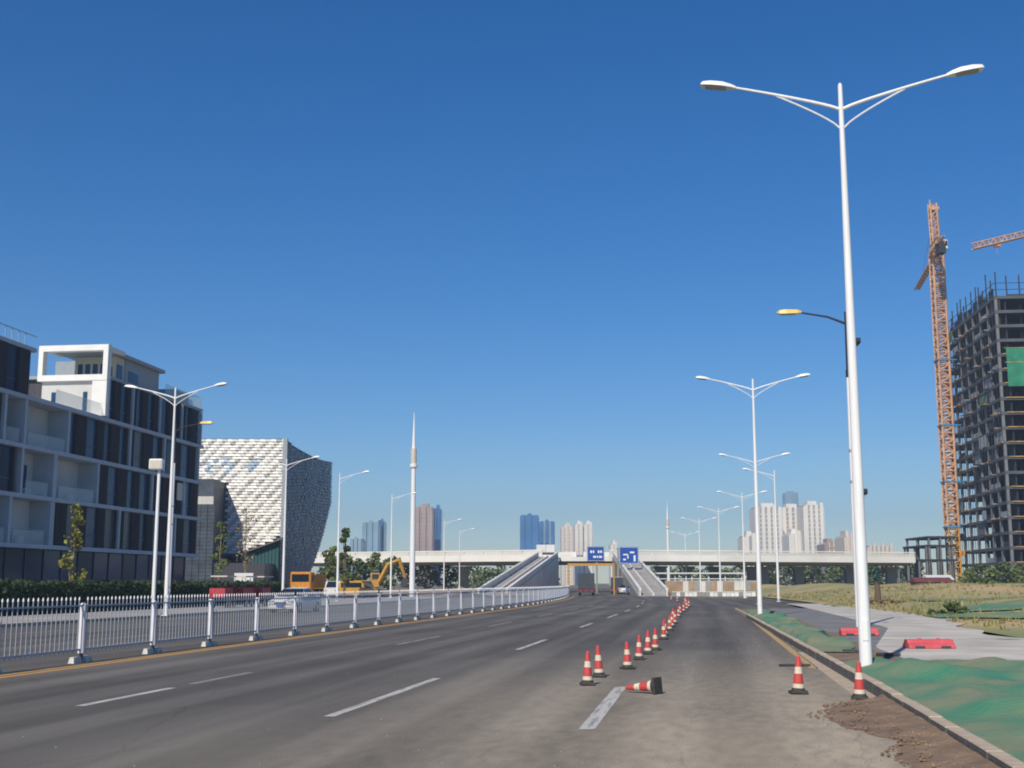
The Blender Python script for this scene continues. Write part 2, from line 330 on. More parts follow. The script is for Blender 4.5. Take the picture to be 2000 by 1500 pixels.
struct(ribbon('bare_soil', 'sand', -60, -15, 152, 236, .1, None, 3, 24, sn))

# weed tufts on the field
b = B(); 
for i in range(5200):
    k = 10.5 + 60 * random.random() ** 1.4; Y = 28 + 130 * random.random() ** .8; k += .0; p = kp(k, Y, fz(k, Y) - .02)
    h = random.uniform(.08, .34) * (1.5 if random.random() < .08 else 1)
    for q in range(3):
        a = random.uniform(0, 6.28); d = Vector((math.cos(a), math.sin(a), 0)); t = p + d * random.uniform(0, .12)
        b.add([t - d.cross(Vector((0, 0, 1))) * .05, t + d.cross(Vector((0, 0, 1))) * .05, t + d * h * .5 + Vector((0, 0, h))], [(0, 1, 2)])
gq = stuff(b.build('grass_tufts', 'grass')); tag(gq, 'dry weeds and grass scattered over the rough field', 'grass')

# mud spilled on the lane by the kerb
b = B(); rows = 40; cols = 16; prof = [(18.9, .35), (18.3, .95), (17.6, 1.35), (16.8, 1.55), (15.6, 1.35), (14.9, 1.0), (14.4, .75), (14.0, .62), (13.6, .8), (13.1, 1.0), (12.6, 1.0), (11.6, .9), (10, 1.3), (8, .9)]
def mudw(Y):
    for (a, wa), (e, we) in zip(prof, prof[1:]):
        if e <= Y <= a: return we + (wa - we) * (Y - e) / (a - e)
    return .2
rm = random.Random(3)
for i in range(rows + 1):
    Y = 18.9 - 10.9 * i / rows; wd = max(.1, mudw(Y) + rm.uniform(-.12, .12))
    for jx in range(cols + 1):
        t = jx / cols; k = kerb_k(Y) - .005 - wd * t * .74
        z = .014 + (.09 * (1 - t) ** 1.3 + rm.uniform(0, .02)) * min(1, (1 - t) * 5) + .003
        b.v.append(tuple(kp(k, Y, z)))
for i in range(rows):
    for jx in range(cols):
        q = i * (cols + 1) + jx; b.f.append((q, q + cols + 1, q + cols + 2, q + 1)); b.m.append(0)
o = stuff(b.build('mud', 'soil', smooth=True)); tag(o, 'brown mud spilled over the lane along the foot of the kerb', 'mud')
cl = B()
for i in range(420):
    Y = rm.uniform(8.5, 18.6); t = rm.random() ** .6 * .86; k = kerb_k(Y) - mudw(Y) * t; r = rm.uniform(.008, .032); p = kp(k, Y, .02 + .08 * max(0, 1 - t))
    vs_ = [p + Vector(d) * r * rm.uniform(.7, 1.2) for d in ((1, 0, 0), (0, 1, 0), (-1, 0, 0), (0, -1, 0), (0, 0, .9), (0, 0, -.6))]
    cl.add(vs_, [(0, 1, 4), (1, 2, 4), (2, 3, 4), (3, 0, 4), (1, 0, 5), (2, 1, 5), (3, 2, 5), (0, 3, 5)])
o = stuff(cl.build('mud_clods', 'soil')); tag(o, 'small brown clods and pebbles strewn over the mud by the kerb', 'pebbles')

gt = B(); rg = random.Random(31)
for i in range(1800):
    Y = 9 + 34 * rg.random() ** 1.5; k = 2.55 - abs(rg.gauss(0, 1)) * (1.6 if rg.random() < .7 else 5); r_ = rg.uniform(.004, .016); p = kp(k, Y, .014 + r_ * .4)
    if k < -13: continue
    gt.add([p + Vector(d) * r_ for d in ((1, 0, -.3), (-.5, .9, -.3), (-.5, -.9, -.3), (0, 0, .8))], [(0, 1, 3), (1, 2, 3), (2, 0, 3)])
o = stuff(gt.build('grit', 'pier')); tag(o, 'loose grit and sand grains scattered over the near lanes', 'grit')
# green dust nets
def net(name, label, kf0, kf1, Y0, Y1, z, amp, seed, nx=44, ny=44, base=None, m='net'):
    r = random.Random(seed); ph = [(r.uniform(.6, 3.2), r.uniform(.6, 3.2), r.uniform(0, 6.28), r.uniform(.3, 1)) for _ in range(9)]
    b = B()
    for i in range(ny + 1):
        for jx in range(nx + 1):
            t = jx / nx; s_ = i / ny
            Y = Y0 + (Y1 - Y0) * s_; k = kf0(Y) + (kf1(Y) - kf0(Y)) * t
            Y += .22 * math.sin(k * 2.1 + seed) * (1 if 0 < i < ny else .6)
            hh = sum(w_ * math.sin(k * a + Y * c_ + p_) for a, c_, p_, w_ in ph) / 4
            e = min(1, min(t, 1 - t, s_, 1 - s_) * 12)
            zz = z + amp * e * (.55 + hh + .13 * math.sin(k * 5.1 + 2.2 * math.sin(Y * 1.3 + seed)) + .1 * math.sin(Y * 6.3 + 1.7 * math.sin(k * 2 + seed))) + r.uniform(0, .012) + (base(k, Y) if base else 0)
            b.v.append(tuple(kp(k, Y, max(zz, z + (base(k, Y) if base else 0)))))
    for i in range(ny):
        for jx in range(nx):
            q = i * (nx + 1) + jx; b.f.append((q, q + 1, q + nx + 2, q + nx + 1)); b.m.append(0)
    o = b.build(name, m, smooth=True); return tag(o, label, 'netting', 'green dust nets')
net('dust_net', 'large green dust net spread over soil beside the near kerb', lambda Y: kerb_k(Y) + .17, lambda Y: 11.5, 5.5, 26.0, .15, .2, 4, 60, 90)
net('dust_net', 'narrow strip of green net between kerb and path behind the nearest lamp', lambda Y: kerb_k(Y) + .17, lambda Y: 3.65 + .2 * math.sin(Y), 29.5, 72, .15, .17, 9, 14, 120)
net('dust_net', 'small scrap of green net on the pale paving at the right edge', lambda Y: 8.0 + (Y - 27) * .3, lambda Y: 12.0, 27.6, 29.6, .14, .12, 12, 24, 12)
for lab, k0, k1, Y0, Y1, sd_ in (('faded green net along the near edge of the field', 12.5, 18, 40, 45, 21), ('long green net lying across the middle of the field', 14, 34, 66, 72, 22), ('thin green net far out near the back of the field', 16, 40, 92, 98, 24), ('dark green net beside the wrapped sapling at the paving edge', 10.8, 16, 58, 63, 25)):
    net('dust_net', lab, lambda Y, a=k0: a, lambda Y, a=k1: a, Y0, Y1, .07, .1, sd_, 40, 16, fz, 'net2')

# ------------------------------------------------------------------ median fence
fence = thing('median_fence', 'long pale steel picket fence on concrete feet along the road centre', 'fence', kp(-13.9, 27.9))
FK = -13.9; f0 = Vector(fence.location)
pm = B().box((-.007, -.011, .2), (.007, .011, 1.36)); pm.add([(-.014, -.016, 1.36), (.014, -.016, 1.36), (.014, .016, 1.36), (-.014, .016, 1.36), (-.014, -.016, 1.4), (.014, -.016, 1.4), (.014, .016, 1.4), (-.014, .016, 1.4), (0, 0, 1.44)],
    [(3, 2, 1, 0), (0, 1, 5, 4), (1, 2, 6, 5), (2, 3, 7, 6), (3, 0, 4, 7), (4, 5, 8), (5, 6, 8), (6, 7, 8), (7, 4, 8)], 1)
pme = None; pbig = B(); npk = 0
post = B().tube([(0, 0, .02), (0, 0, .2)], .05, 8, 1).tube([(0, 0, .2), (0, 0, 1.26)], [.075, .068], 10).tube([(0, 0, 1.26), (0, 0, 1.3)], [.075, .035], 10)
blk = B(); blk.add([(-.09, -.15, .0), (.09, -.15, 0), (.09, .15, 0), (-.09, .15, 0), (-.07, -.11, .13), (.07, -.11, .13), (.07, .11, .13), (-.07, .11, .13)], [(3, 2, 1, 0), (4, 5, 6, 7), (0, 1, 5, 4), (1, 2, 6, 5), (2, 3, 7, 6), (3, 0, 4, 7)])
postme = blkme = None; Y = 17.1; bay = 0
while Y < 176:
    p = kp(FK, Y, .016); a = -math.atan(head(Y)); Yn = Y + 3.6
    lean = (random.uniform(-.012, .012), random.uniform(-.02, .02), a)
    if postme is None:
        o = post.build('post', ['fpost', 'chrome'], fence, smooth=True); postme = o.data
        q = blk.build('foot_block', 'fblock', o, (0, -.24, 0)); blkme = q.data; link('foot_block', blkme, o, (0, .24, 0))
    else:
        o = link('post', postme, fence)
        for sy in (-.24, .24): link('foot_block', blkme, o, (0, sy, 0))
    o.location = p - f0; o.rotation_euler = lean
    pn = kp(FK, Yn, .016)
    for zz, hh in ((.26, .04), (1.22, .035)):
        rb = B(); d = (pn - p).normalized(); sd_ = Vector((d.y, -d.x, 0)) * .018
        A = p - f0 + d * .06; E_ = pn - f0 - d * .06
        rb.add([A - sd_ + Vector((0, 0, zz)), A + sd_ + Vector((0, 0, zz)), E_ + sd_ + Vector((0, 0, zz)), E_ - sd_ + Vector((0, 0, zz)), A - sd_ + Vector((0, 0, zz + hh)), A + sd_ + Vector((0, 0, zz + hh)), E_ + sd_ + Vector((0, 0, zz + hh)), E_ - sd_ + Vector((0, 0, zz + hh))],
               [(3, 2, 1, 0), (4, 5, 6, 7), (0, 1, 5, 4), (1, 2, 6, 5), (2, 3, 7, 6), (3, 0, 4, 7)])
        rb.build('rail', 'fence', fence)
    N = 19
    for i in range(1, N):
        t = i / N; q = p + (pn - p) * t - f0
        if q.y + f0.y > 22.5 and npk < 300:
            npk += 1
            if pme is None: o = pm.build('picket', ['fence', 'fpost'], fence, q, a); pme = o.data
            else: o = link('picket', pme, fence, q, a)
        else:
            ca, sa = math.cos(a), math.sin(a)
            pbig.add([(q.x + x * ca - y * sa, q.y + x * sa + y * ca, q.z + z) for x, y, z in pm.v], pm.f); pbig.m[-len(pm.f):] = pm.m
    Y = Yn; bay += 1
stuff(pbig.build('picket_run', ['fence', 'fpost'], fence))

# ------------------------------------------------------------------ street lamps
def lamp_proto(double=True):
    root = thing('street_lamp', 'x', 'street lamp')
    B().tube([(0, 0, .02), (0, 0, 4), (0, 0, 8), (0, 0, 11.68)], [.12, .1, .075, .045], 14).tube([(0, 0, 11.68), (0, 0, 11.73)], [.045, .02], 10).build('pole', 'wpaint', root, smooth=True)
    B().bbox((-.05, -.128, .55), (.05, -.1, .95), .008).build('access_door', 'lamp', root)
    for a_ in (-.15, .15):
        for c_ in (-.15, .15): B().tube([(a_, c_, .03), (a_, c_, .075)], .02, 6).build('bolt', 'rim', root)
    B().box((-.2, -.2, .0), (.2, .2, .03)).build('base_flange', 'wpaint', root)
    for s_ in ((-1, 1) if double else (-1,)):
        pts = []; n = 12
        for i in range(n + 1):
            t = i / n; pts.append((s_ * (.03 + 2.1 * t), 0, 11.17 + .6 * t ** .85))
        arm = B().tube(pts, [.04 - .012 * i / n for i in range(n + 1)], 8).build('arm', 'wpaint', root, smooth=True)
        p2 = [(s_ * (.03 + 1.25 * t), 0, 10.76 + .77 * t ** .8) for t in [i / 10 for i in range(11)]]
        B().tube(p2, .019, 6).build('brace', 'wpaint', root, smooth=True)
        hb = B(); xs = [(0, .05, .06, 0), (.1, .09, .09, .012), (.28, .125, .125, .03), (.52, .13, .125, .05), (.68, .12, .1, .06), (.72, .09, .05, .065)]
        prof = [(-1, 0), (-.8, .75), (-.3, 1), (.3, 1), (.8, .75), (1, 0)]
        vs_ = []
        for x, wd, hh, up in xs:
            for a, c_ in prof: vs_.append((s_ * x, a * wd, up + c_ * hh))
        fs_ = []
        for i in range(len(xs) - 1):
            for k in range(5): fs_.append((i * 6 + k, i * 6 + k + 1, i * 6 + k + 7, i * 6 + k + 6))
            fs_.append((i * 6 + 5, i * 6, i * 6 + 6, i * 6 + 11))
        fs_ += [(0, 1, 2, 3, 4, 5), tuple(range(30, 36))[::-1]]
        hb.add(vs_, fs_)
        hd = hb.build('lamp_head', 'lamp', root, (s_ * 2.1, 0, 11.74)); hd.rotation_euler = (0, -s_ * .06, 0); smooth_by_angle(hd)
        lb = B(); ys = [(.2, .08, .022), (.35, .09, .034), (.5, .09, .046), (.62, .08, .055)]; vs_ = []
        for x, wd, up in ys: vs_ += [(s_ * x, -wd, up), (s_ * x, -wd * .6, up - .045), (s_ * x, wd * .6, up - .045), (s_ * x, wd, up)]
        fs_ = [(i * 4 + k, i * 4 + k + 1, i * 4 + k + 5, i * 4 + k + 4) for i in range(3) for k in range(3)] + [(0, 1, 2, 3), (15, 14, 13, 12)]
        lb.add(vs_, fs_).build('lens', 'lens', hd, smooth=True)
    return root
LH = 11.85
lp2 = lamp_proto(True); lp1 = lamp_proto(False); used = set()
def place_lamp(proto, x, y, label, group, rz=None, X=None, Y=None):
    if X is None: X, Y = by_top(x, y, LH)
    o = proto if proto.name not in used else copy_tree(proto); used.add(proto.name)
    o.location = (X, Y, .12); o.rotation_euler = (0, 0, -math.atan(head(Y)) if rz is None else rz); tag(o, label, 'street lamp', group); return o
RG = 'white street lamps beyond the right kerb'; LG = 'white street lamps along the left side'
place_lamp(lp2, 0, 0, 'tall white double arm street lamp nearest the camera beside the kerb', RG, X=6.71, Y=23.84)
for i, (x, y) in enumerate(((1470, 740), (1473, 890), (1449, 962), (1403, 992), (1365, 1013), (1338, 1040))):
    place_lamp(lp2, x, y, ['white double arm street lamp, second nearest along the right kerb', 'white double arm street lamp rising right behind the second one', 'white double arm lamp, fourth in the right hand row', 'small white double arm lamp, fifth in the right hand row', 'distant white double arm lamp, sixth in the right hand row', 'tiny white double arm lamp, farthest in the right hand row'][i], RG)
place_lamp(lp1, 1512, 918, 'white single arm lamp in front of the pale apartment towers', RG)
place_lamp(lp2, 343, 757, 'white double arm street lamp in front of the dark glass building', LG)
place_lamp(lp2, 560, 896, 'white double arm street lamp at the corner of the tiled building', LG)
for i, (x, y) in enumerate(((664, 924), (766, 965), (868, 1016), (898, 1034))):
    place_lamp(lp1, x, y, ['white single arm lamp just right of the tiled building', 'white single arm lamp left of the tall spire mast', 'faint single arm lamp right of the unfinished tower', 'farthest faint single arm lamp before the viaduct'][i], LG, rz=math.pi - math.atan(head(120)))
for i, (x, y, Yd, z0) in enumerate(((1175, 1048, 300, 7), (1205, 1058, 330, 7), (905, 1045, 300, 7), (1388, 1040, 330, 7))):
    pass

# combined camera and lamp pole with a yellow head
def signal_pole(label, X, Y, s_, H=12.1, rz=0, extras=True):
    r = thing('lamp_pole', label, 'street lamp', (X, Y, .13), rz, 'yellow headed lamp poles')
    B().tube([(0, 0, 0), (0, 0, 5), (0, 0, 9.5)], [.13, .11, .085], 12).build('pole', 'wpaint', r, smooth=True)
    for z in (5.4, 6.6): B().tube([(0, 0, z), (0, 0, z + .1)], .125, 12).build('band', 'lens', r)
    B().tube([(0, 0, 9.5), (0, 0, 9.8)], .1, 10).tube([(0, 0, 9.8), (0, 0, H)], [.075, .06], 10).build('upper_pole', 'darkm', r, smooth=True)
    B().tube([(0, 0, 11.62), (s_ * .7, 0, 11.92), (s_ * 1.7, 0, 12.12)], [.05, .04, .035], 8).build('arm', 'darkm', r, smooth=True)
    hb = B(); xs = [(0, .05, .04), (.15, .13, .09), (.6, .16, .11), (.85, .13, .09), (.95, .05, .03)]; vs_ = []
    for x, wd, hh in xs: vs_ += [(s_ * x, -wd, -hh * .6), (s_ * x, wd, -hh * .6), (s_ * x, wd * .7, hh), (s_ * x, -wd * .7, hh)]
    fs_ = [(i * 4 + k, i * 4 + (k + 1) % 4, i * 4 + 4 + (k + 1) % 4, i * 4 + 4 + k) for i in range(4) for k in range(4)] + [(0, 1, 2, 3), (19, 18, 17, 16)]
    h_ = hb.add(vs_, fs_).build('lamp_head', 'ylamp', r, (s_ * 1.68, 0, 12.14))
    B().box((-.3, -.1, -.09), (.25, .1, -.068)).build('lens', 'lens', h_, (s_ * .5, 0, 0))
    if extras:
        for z, nm in ((10.75, 'camera'), (4.9, 'camera')):
            B().tube([(.05, 0, z), (.42, 0, z)], .025, 6).build('bracket', 'wpaint' if z < 6 else 'darkm', r)
            B().bbox((.28, -.2, z + .05), (.5, .2, z + .27), .03).tube([(.39, -.2, z + .16), (.39, -.26, z + .16)], .06, 8).build(nm, 'darkm', r)
        B().bbox((.06, -.12, .5), (.3, .12, 1.3), .02).build('cabinet', 'lamp', r)
    return r
signal_pole('white pole with dark top and yellow lamp head behind the nearest lamp', 13.05, 47.0, -1, rz=-.15)
Xy, Yy = by_top(343, 838, 11.9); signal_pole('lamp pole with yellow head half hidden at the dark building corner', Xy, Yy, 1, rz=-.15, extras=False)
# box topped pole on the left
Xb, Yb = by_top(312, 900, 7.4); r = thing('camera_pole', 'slim white pole topped by a square grey box, by the dark building', 'pole', (Xb, Yb, .12))
B().tube([(0, 0, 0), (0, 0, 7)], [.1, .075], 10).build('pole', 'wpaint', r, smooth=True)
B().bbox((-.42, -.3, 6.85), (.2, .2, 7.35), .04).build('box', 'lamp', r); B().box((-.36, -.315, 6.92), (.14, -.302, 7.28)).build('front_panel', 'cream', r)
# spire masts
def mast(label, x, ytop, Y, H, base, sc):
    r = thing('spire_mast', label, 'mast', (gx(x, Y), Y, base), 0, 'white spire masts')
    B().tube([(0, 0, 0), (0, 0, .28 * H), (0, 0, .72 * H)], [.34 * sc, .33 * sc, .26 * sc], 14).build('shaft', 'wpaint', r, smooth=True)
    B().tube([(0, 0, .69 * H), (0, 0, .7 * H), (0, 0, .715 * H), (0, 0, .72 * H)], [.28 * sc, .46 * sc, .46 * sc, .28 * sc], 14).build('collar', 'lamp', r)
    B().tube([(0, 0, .72 * H), (0, 0, .8 * H)], [.36 * sc, .36 * sc], 14).build('lantern', 'cream', r)
    B().tube([(0, 0, .8 * H), (0, 0, .9 * H), (0, 0, H)], [.24 * sc, .14 * sc, .03], 12).build('spire', 'wpaint', r, smooth=True)
mast('tall white mast with pointed spire and collar left of the viaduct', 805, 805, 150, hz(805, 150), 0, 1)
mast('smaller distant white spire mast rising behind the viaduct', 1306, 980, 330, hz(980, 330), 0, 1.15)

# ------------------------------------------------------------------ traffic cones
def cone_proto(rot=0):
    r = thing('traffic_cone', 'x', 'traffic cone')
    zs = [.05, .16, .235, .395, .485, .60, .63]
    rad = lambda z: .106 - (.106 - .034) * (z - .05) / .58
    def seg(a, e, m, nm, g=0): 
        o = B().tube([(0, 0, a), (0, 0, e)], [rad(a) + g, rad(e) + g], 16).build(nm, m, r); smooth_by_angle(o)
    B().bbox((-.145, -.145, 0), (.145, .145, .05), .015).tube([(0, 0, .05), (0, 0, .1)], [.125, .108], 16).build('base', 'cblack', r)
    seg(.095, .17, 'cwhite', 'band', .001); seg(.17, .34, 'cred', 'body'); seg(.34, .45, 'cwhite', 'band', .001); seg(.45, .61, 'cred', 'body')
    B().tube([(0, 0, .61), (0, 0, .64)], [.035, .02], 12).build('tip', 'cred', r)
    return r
cp = cone_proto(); first = [True]
def cone(X, Y, label, z=.014, rot=None, cat_group='red and white traffic cones'):
    o = cp if first[0] else copy_tree(cp); first[0] = False
    o.location = (X, Y, z); q = random.uniform(.87, .93); o.scale = (q, q, q * random.uniform(.96, 1.03)); o.rotation_euler = rot if rot else (random.uniform(-.035, .035), random.uniform(-.035, .035), random.uniform(-.6, .6)); tag(o, label, 'traffic cone', cat_group)
cone(1.3, 21.73, 'leftmost upright traffic cone, left of the toppled cone'); cone(1.63, 23.58, 'upright cone just right of the leftmost cone'); cone(2.37, 25.79, 'third upright cone from the left, standing alone behind the toppled one')
cone(2.91, 28.83, 'fourth cone of the row, first of the close group'); cone(3.36, 31.07, 'fifth cone of the row, overlapping the sixth'); cone(3.75, 32.9, 'sixth cone of the row, half hidden by the fifth')
for i, Y in enumerate((39.1, 42.0, 46.3, 50, 54.2, 59, 64.6, 71, 77, 84, 92, 100, 110)):
    cone(-1.42 + cx(Y) + random.uniform(-.12, .12) + max(0, (Y - 60) / 200), Y, '%s cone of the row receding toward the ramps' % (['seventh', 'eighth', 'ninth', 'tenth', 'eleventh', 'twelfth', 'thirteenth', 'fourteenth', 'fifteenth', 'sixteenth', 'seventeenth', 'eighteenth', 'last and farthest'][i]))
cone(4.55, 20.06, 'lone cone on the sandy lane left of the kerb cone'); cone(5.26, 19.11, 'cone standing against the kerb by the nearest lamp')
cone(2.32, 20.0, 'toppled cone lying on its side with its black base toward the right', .131 + .014, (0, -math.pi / 2 - .1, -.65))
for i, (x, Y) in enumerate(((1322, 118), (1310, 130))):
    cone(gx(x, Y), Y, ['far cone beside the white barrier line', 'farthest left cone near the white barrier line'][i])

# red pink plastic barriers lying on the paving
def barrier(label, X, Y, L, rz):
    r = thing('plastic_barrier', label, 'barrier', (X, Y, .135), rz, 'pink red plastic barriers'); r.scale = (1, 1, .74)
    b = B().prism([(-.28, 0), (.28, 0), (.26, .1), (.16, .2), (.12, .3), (-.12, .3), (-.16, .2), (-.26, .1)], 0, -L / 2, L / 2); o = b.build('shell', 'pinkp', r)
    m_ = o.modifiers.new('b', 'BEVEL'); m_.width = .025; m_.segments = 2
    for x in (-L * .28, L * .28): B().box((x - .12, -.295, .0), (x + .12, -.27, .09)).build('slot', 'chrome', r)
    for x in (-L * .2, L * .2): B().tube([(x, 0, .3), (x, 0, .33)], .05, 10).build('filler_cap', 'pinkp', r)
barrier('pink red plastic barrier lying on the pale paving', 10.5, 31.6, 1.18, .05)
barrier('pink red plastic barrier half hidden behind the nearest lamp', 10.9, 39.4, 1.15, -.05)
# dark scraps; the first stands in for the nearest lamp pole's shadow
for X, Y, L, a, lab in ((8.45, 28.2, .55, .2, 'short dark strip standing in for the pole shadow right of the nearest lamp'), (8.05, 29.6, .5, -.5, 'stub of dark timber beside the shadow strip')):
    o = B().bbox((-L / 2, -.06, 0), (L / 2, .06, .07), .01).build('plank', 'louvre', None, (X, Y, .136), a); tag(o, lab, 'plank')
o = B().bbox((-.33, -.05, 0), (.33, .05, .05), .01).build('plank', 'louvre', None, (*at(1552, 1299, 26.6).xy, .014), .05); tag(o, 'flat dark plank lying on the road near the lone cone', 'plank')

# ------------------------------------------------------------------ trees, hedge
def leafcloud(b, c, rx, ry, rz_, n, size, r, mi=0, shell=.35):
    for i in range(n):
        d = Vector((r.gauss(0, 1), r.gauss(0, 1), r.gauss(0, 1))).normalized() * (shell + (1 - shell) * r.random() ** .5)
        p = c + Vector((d.x * rx, d.y * ry, d.z * rz_)); s_ = size * r.uniform(.6, 1.4)
        u = Vector((r.gauss(0, 1), r.gauss(0, 1), r.gauss(0, .6))).normalized(); v = u.cross(Vector((r.gauss(0, 1), r.gauss(0, 1), r.gauss(0, 1)))).normalized()
        b.add([p - u * s_, p + v * s_ * .6, p + u * s_, p - v * s_ * .6], [(0, 1, 2, 3)], mi)
def tree(label, X, Y, H, wd, z0=0, m='leafd', bark='bark', seed=1, n=900, leaf=.22, trunk=.3, tr=None, group=None, name='tree', clumps=9):
    r = random.Random(seed); t = thing(name, label, 'tree', (X, Y, z0), 0, group)
    tr = tr or H * .02; b = B()
    b.tube([(0, 0, -.05), (r.uniform(-.02, .02) * H, 0, H * .35), (r.uniform(-.02, .02) * H, r.uniform(-.02, .02) * H, H * .9)], [tr, tr * .7, tr * .2], 7)
    cl = []
    for i in range(clumps):
        a = r.uniform(0, 6.28); hh = trunk + (1 - trunk) * (i + r.uniform(.1, .9)) / clumps; q = math.sin(math.pi * min(.97, max(.12, (hh - trunk) / (1 - trunk) * .8 + .2)))
        rr = wd * .5 * q * r.uniform(.3, .85); c = Vector((math.cos(a) * rr, math.sin(a) * rr, hh * H * .95)); cl.append((c, q))
        b.tube([(0, 0, max(.15, hh - .2) * H * .9), tuple(c)], [tr * .4, tr * .12], 5)
    b.build('trunk', bark, t)
    f = B()
    for c, q in cl: leafcloud(f, c, wd * .27 * r.uniform(.7, 1.2), wd * .27 * r.uniform(.7, 1.2), min(wd, H) * .2 * r.uniform(.7, 1.2), n // clumps, leaf, r)
    f.build('crown', m, t); return t
X, Y = gx(140, 72), 72
tree('slender yellow green sapling in front of the dark glass building', X, Y, hz(988, 72), 1.5, .1, 'leafy', 'bark2', 5, 420, .13, .28, .06, clumps=12)
tree('thin young tree standing left of the tiled facade', gx(428, 118), 118, hz(1010, 118), 1.9, 0, 'leafm', 'bark2', 8, 380, .15, .4, .07)
tree('thin bare young tree in front of the tiled facade', gx(478, 120), 120, hz(985, 120), 2.4, 0, 'bark2', 'bark2', 9, 260, .14, .4, .07)
TL = [(672, 1020, 140, 1.9, 'tall thin dark tree right of the tiled building'), (652, 1060, 150, 2.2, 'loose green tree against the edge of the tiled building'), (640, 1075, 160, 3.4, 'low green tree beside the orange machine'), (672, 1082, 172, 4.5, 'bushy tree behind the white van'), (700, 1092, 175, 4.5, 'bushy tree left of the yellow excavator'), (735, 1075, 185, 4.0, 'green tree behind the yellow excavator'), (765, 1085, 205, 5.0, 'green tree left of the spire mast base'), (830, 1100, 262, 8, 'dark tree under the left viaduct'), (870, 1098, 270, 8, 'green tree between the left viaduct piers'), (800, 1100, 275, 8, 'green tree behind the spire mast base')]
for i, (x, y, D, wd, lab) in enumerate(TL): tree(lab, gx(x, D), D, hz(y, D), wd * .8, 0, ['leafd', 'leafm'][i % 2], 'bark', 20 + i, 950, .1 + D / 1500, .22, group='trees by the left viaduct')
for i in range(15):
    x = (1490 + i * 21); D = 330 + (i * 37 % 40); ht = hz(1104 - (i * 7 % 11), D); lab = '%s tree from the left in the green row behind the right viaduct' % (ORD[i])
    tree(lab, gx(x, D), D, ht, 9, 0, ['leafd', 'leafm', 'leafd'][i % 3], 'bark', 50 + i, 420, .5, .12, group='trees behind the right viaduct', clumps=7)
for i, (x, y) in enumerate(((1893, 1112), (1915, 1104), (1940, 1108), (1962, 1102), (1985, 1106), (2005, 1104))):
    D = 215 + (i % 2) * 8; tree('%s green bush from the left at the foot of the concrete frame' % ORD[i], gx(x, D), D, hz(y, D) - .8, 4.2, .8, ['leafm', 'leafd'][i % 2], 'bark', 80 + i, 500, .3, .1, group='bushes by the concrete frame', name='bush')
for i, (x, Y, h) in enumerate(((1855, 61, .8),)):
    tree(['dark low shrub growing in the middle of the field', 'low shrub far back in the field left of the crane foot', 'low shrub behind the second lamp at the field end', 'low shrub at the field end beyond the nearest lamp'][i], gx(x, Y), Y, h, 2.2 if i else 1.7, fz(gx(x, Y) - cx(Y), Y) - .1, 'leafd', 'bark', 100 + i, 420, .12 if i == 0 else .2, .05, name='shrub', clumps=6)
for i in range(9):
    x = 1255 + i * 27; D = 345 + (i * 31 % 37); tree('%s tree from the left in the row behind the brown hoarding' % ORD[i], gx(x, D), D, hz(1112 - (i * 5 % 9), D), 9, 0, ['leafm', 'leafd'][i % 2], 'bark', 150 + i, 360, .5, .1, group='trees behind the brown hoarding', clumps=7)
for i in range(7):
    x = 900 + i * 26; D = 320 + (i * 29 % 37); tree('%s tree from the left in the row behind the left ramp' % ORD[i], gx(x, D), D, hz(1112 - (i * 5 % 9), D), 9, 0, ['leafm', 'leafd'][i % 2], 'bark', 170 + i, 360, .5, .1, group='trees behind the left ramp', clumps=7)
# wrapped sapling near paving edge
X, Y = gx(1712, 92), 92; t = thing('wrapped_sapling', 'stumpy sapling with dark wrapped trunk and bluish tied crown, at the paving edge', 'tree', (X, Y, fz(X - cx(92), 92) - .05))
B().tube([(0, 0, 0), (.05, 0, 1.0), (0, 0, 1.7)], [.3, .22, .18], 10).build('wrapped_trunk', 'bark', t, smooth=True)
f = B(); leafcloud(f, Vector((0, 0, 2.1)), .3, .3, .75, 300, .1, random.Random(5)); f.build('crown', 'wrapt', t)
b = B(); leafcloud(b, Vector((.3, -.5, .12)), 1.5, 1.2, .25, 200, .16, random.Random(6)); b.build('root_mulch', 'soil', t)
# clipped hedge
hd = thing('hedge', 'long dark clipped hedge behind the median fence, below the glass building', 'hedge', kp(-36, 40))
h0 = Vector(hd.location); f = B(); r = random.Random(11)
for i in range(9000):
    Y = r.uniform(40, 106); top = r.random() < .3; k = r.uniform(-36.6, -35.2) if top else -35.2 + r.gauss(0, .06); z = 1.78 + r.gauss(0, .05) if top else r.uniform(.05, 1.8)
    leafcloud(f, kp(k, Y, z) - h0, .1, .1, .08, 1, .12, r)
f.build('foliage', 'hedge', hd); b = B()
for i in range(66):
    p = kp(-36.5, 40 + i) - h0; q = kp(-36.5, 41 + i) - h0
    b.add([(p.x, p.y, 0), (q.x, q.y, 0), (q.x, q.y, 1.65), (p.x, p.y, 1.65), (p.x + 1.2, p.y, 0), (q.x + 1.2, q.y, 0), (q.x + 1.2, q.y, 1.65), (p.x + 1.2, p.y, 1.65)], [(0, 1, 2, 3), (4, 7, 6, 5), (3, 2, 6, 7), (0, 3, 7, 4), (1, 5, 6, 2)])
b.build('inner_growth', 'hedge', hd)

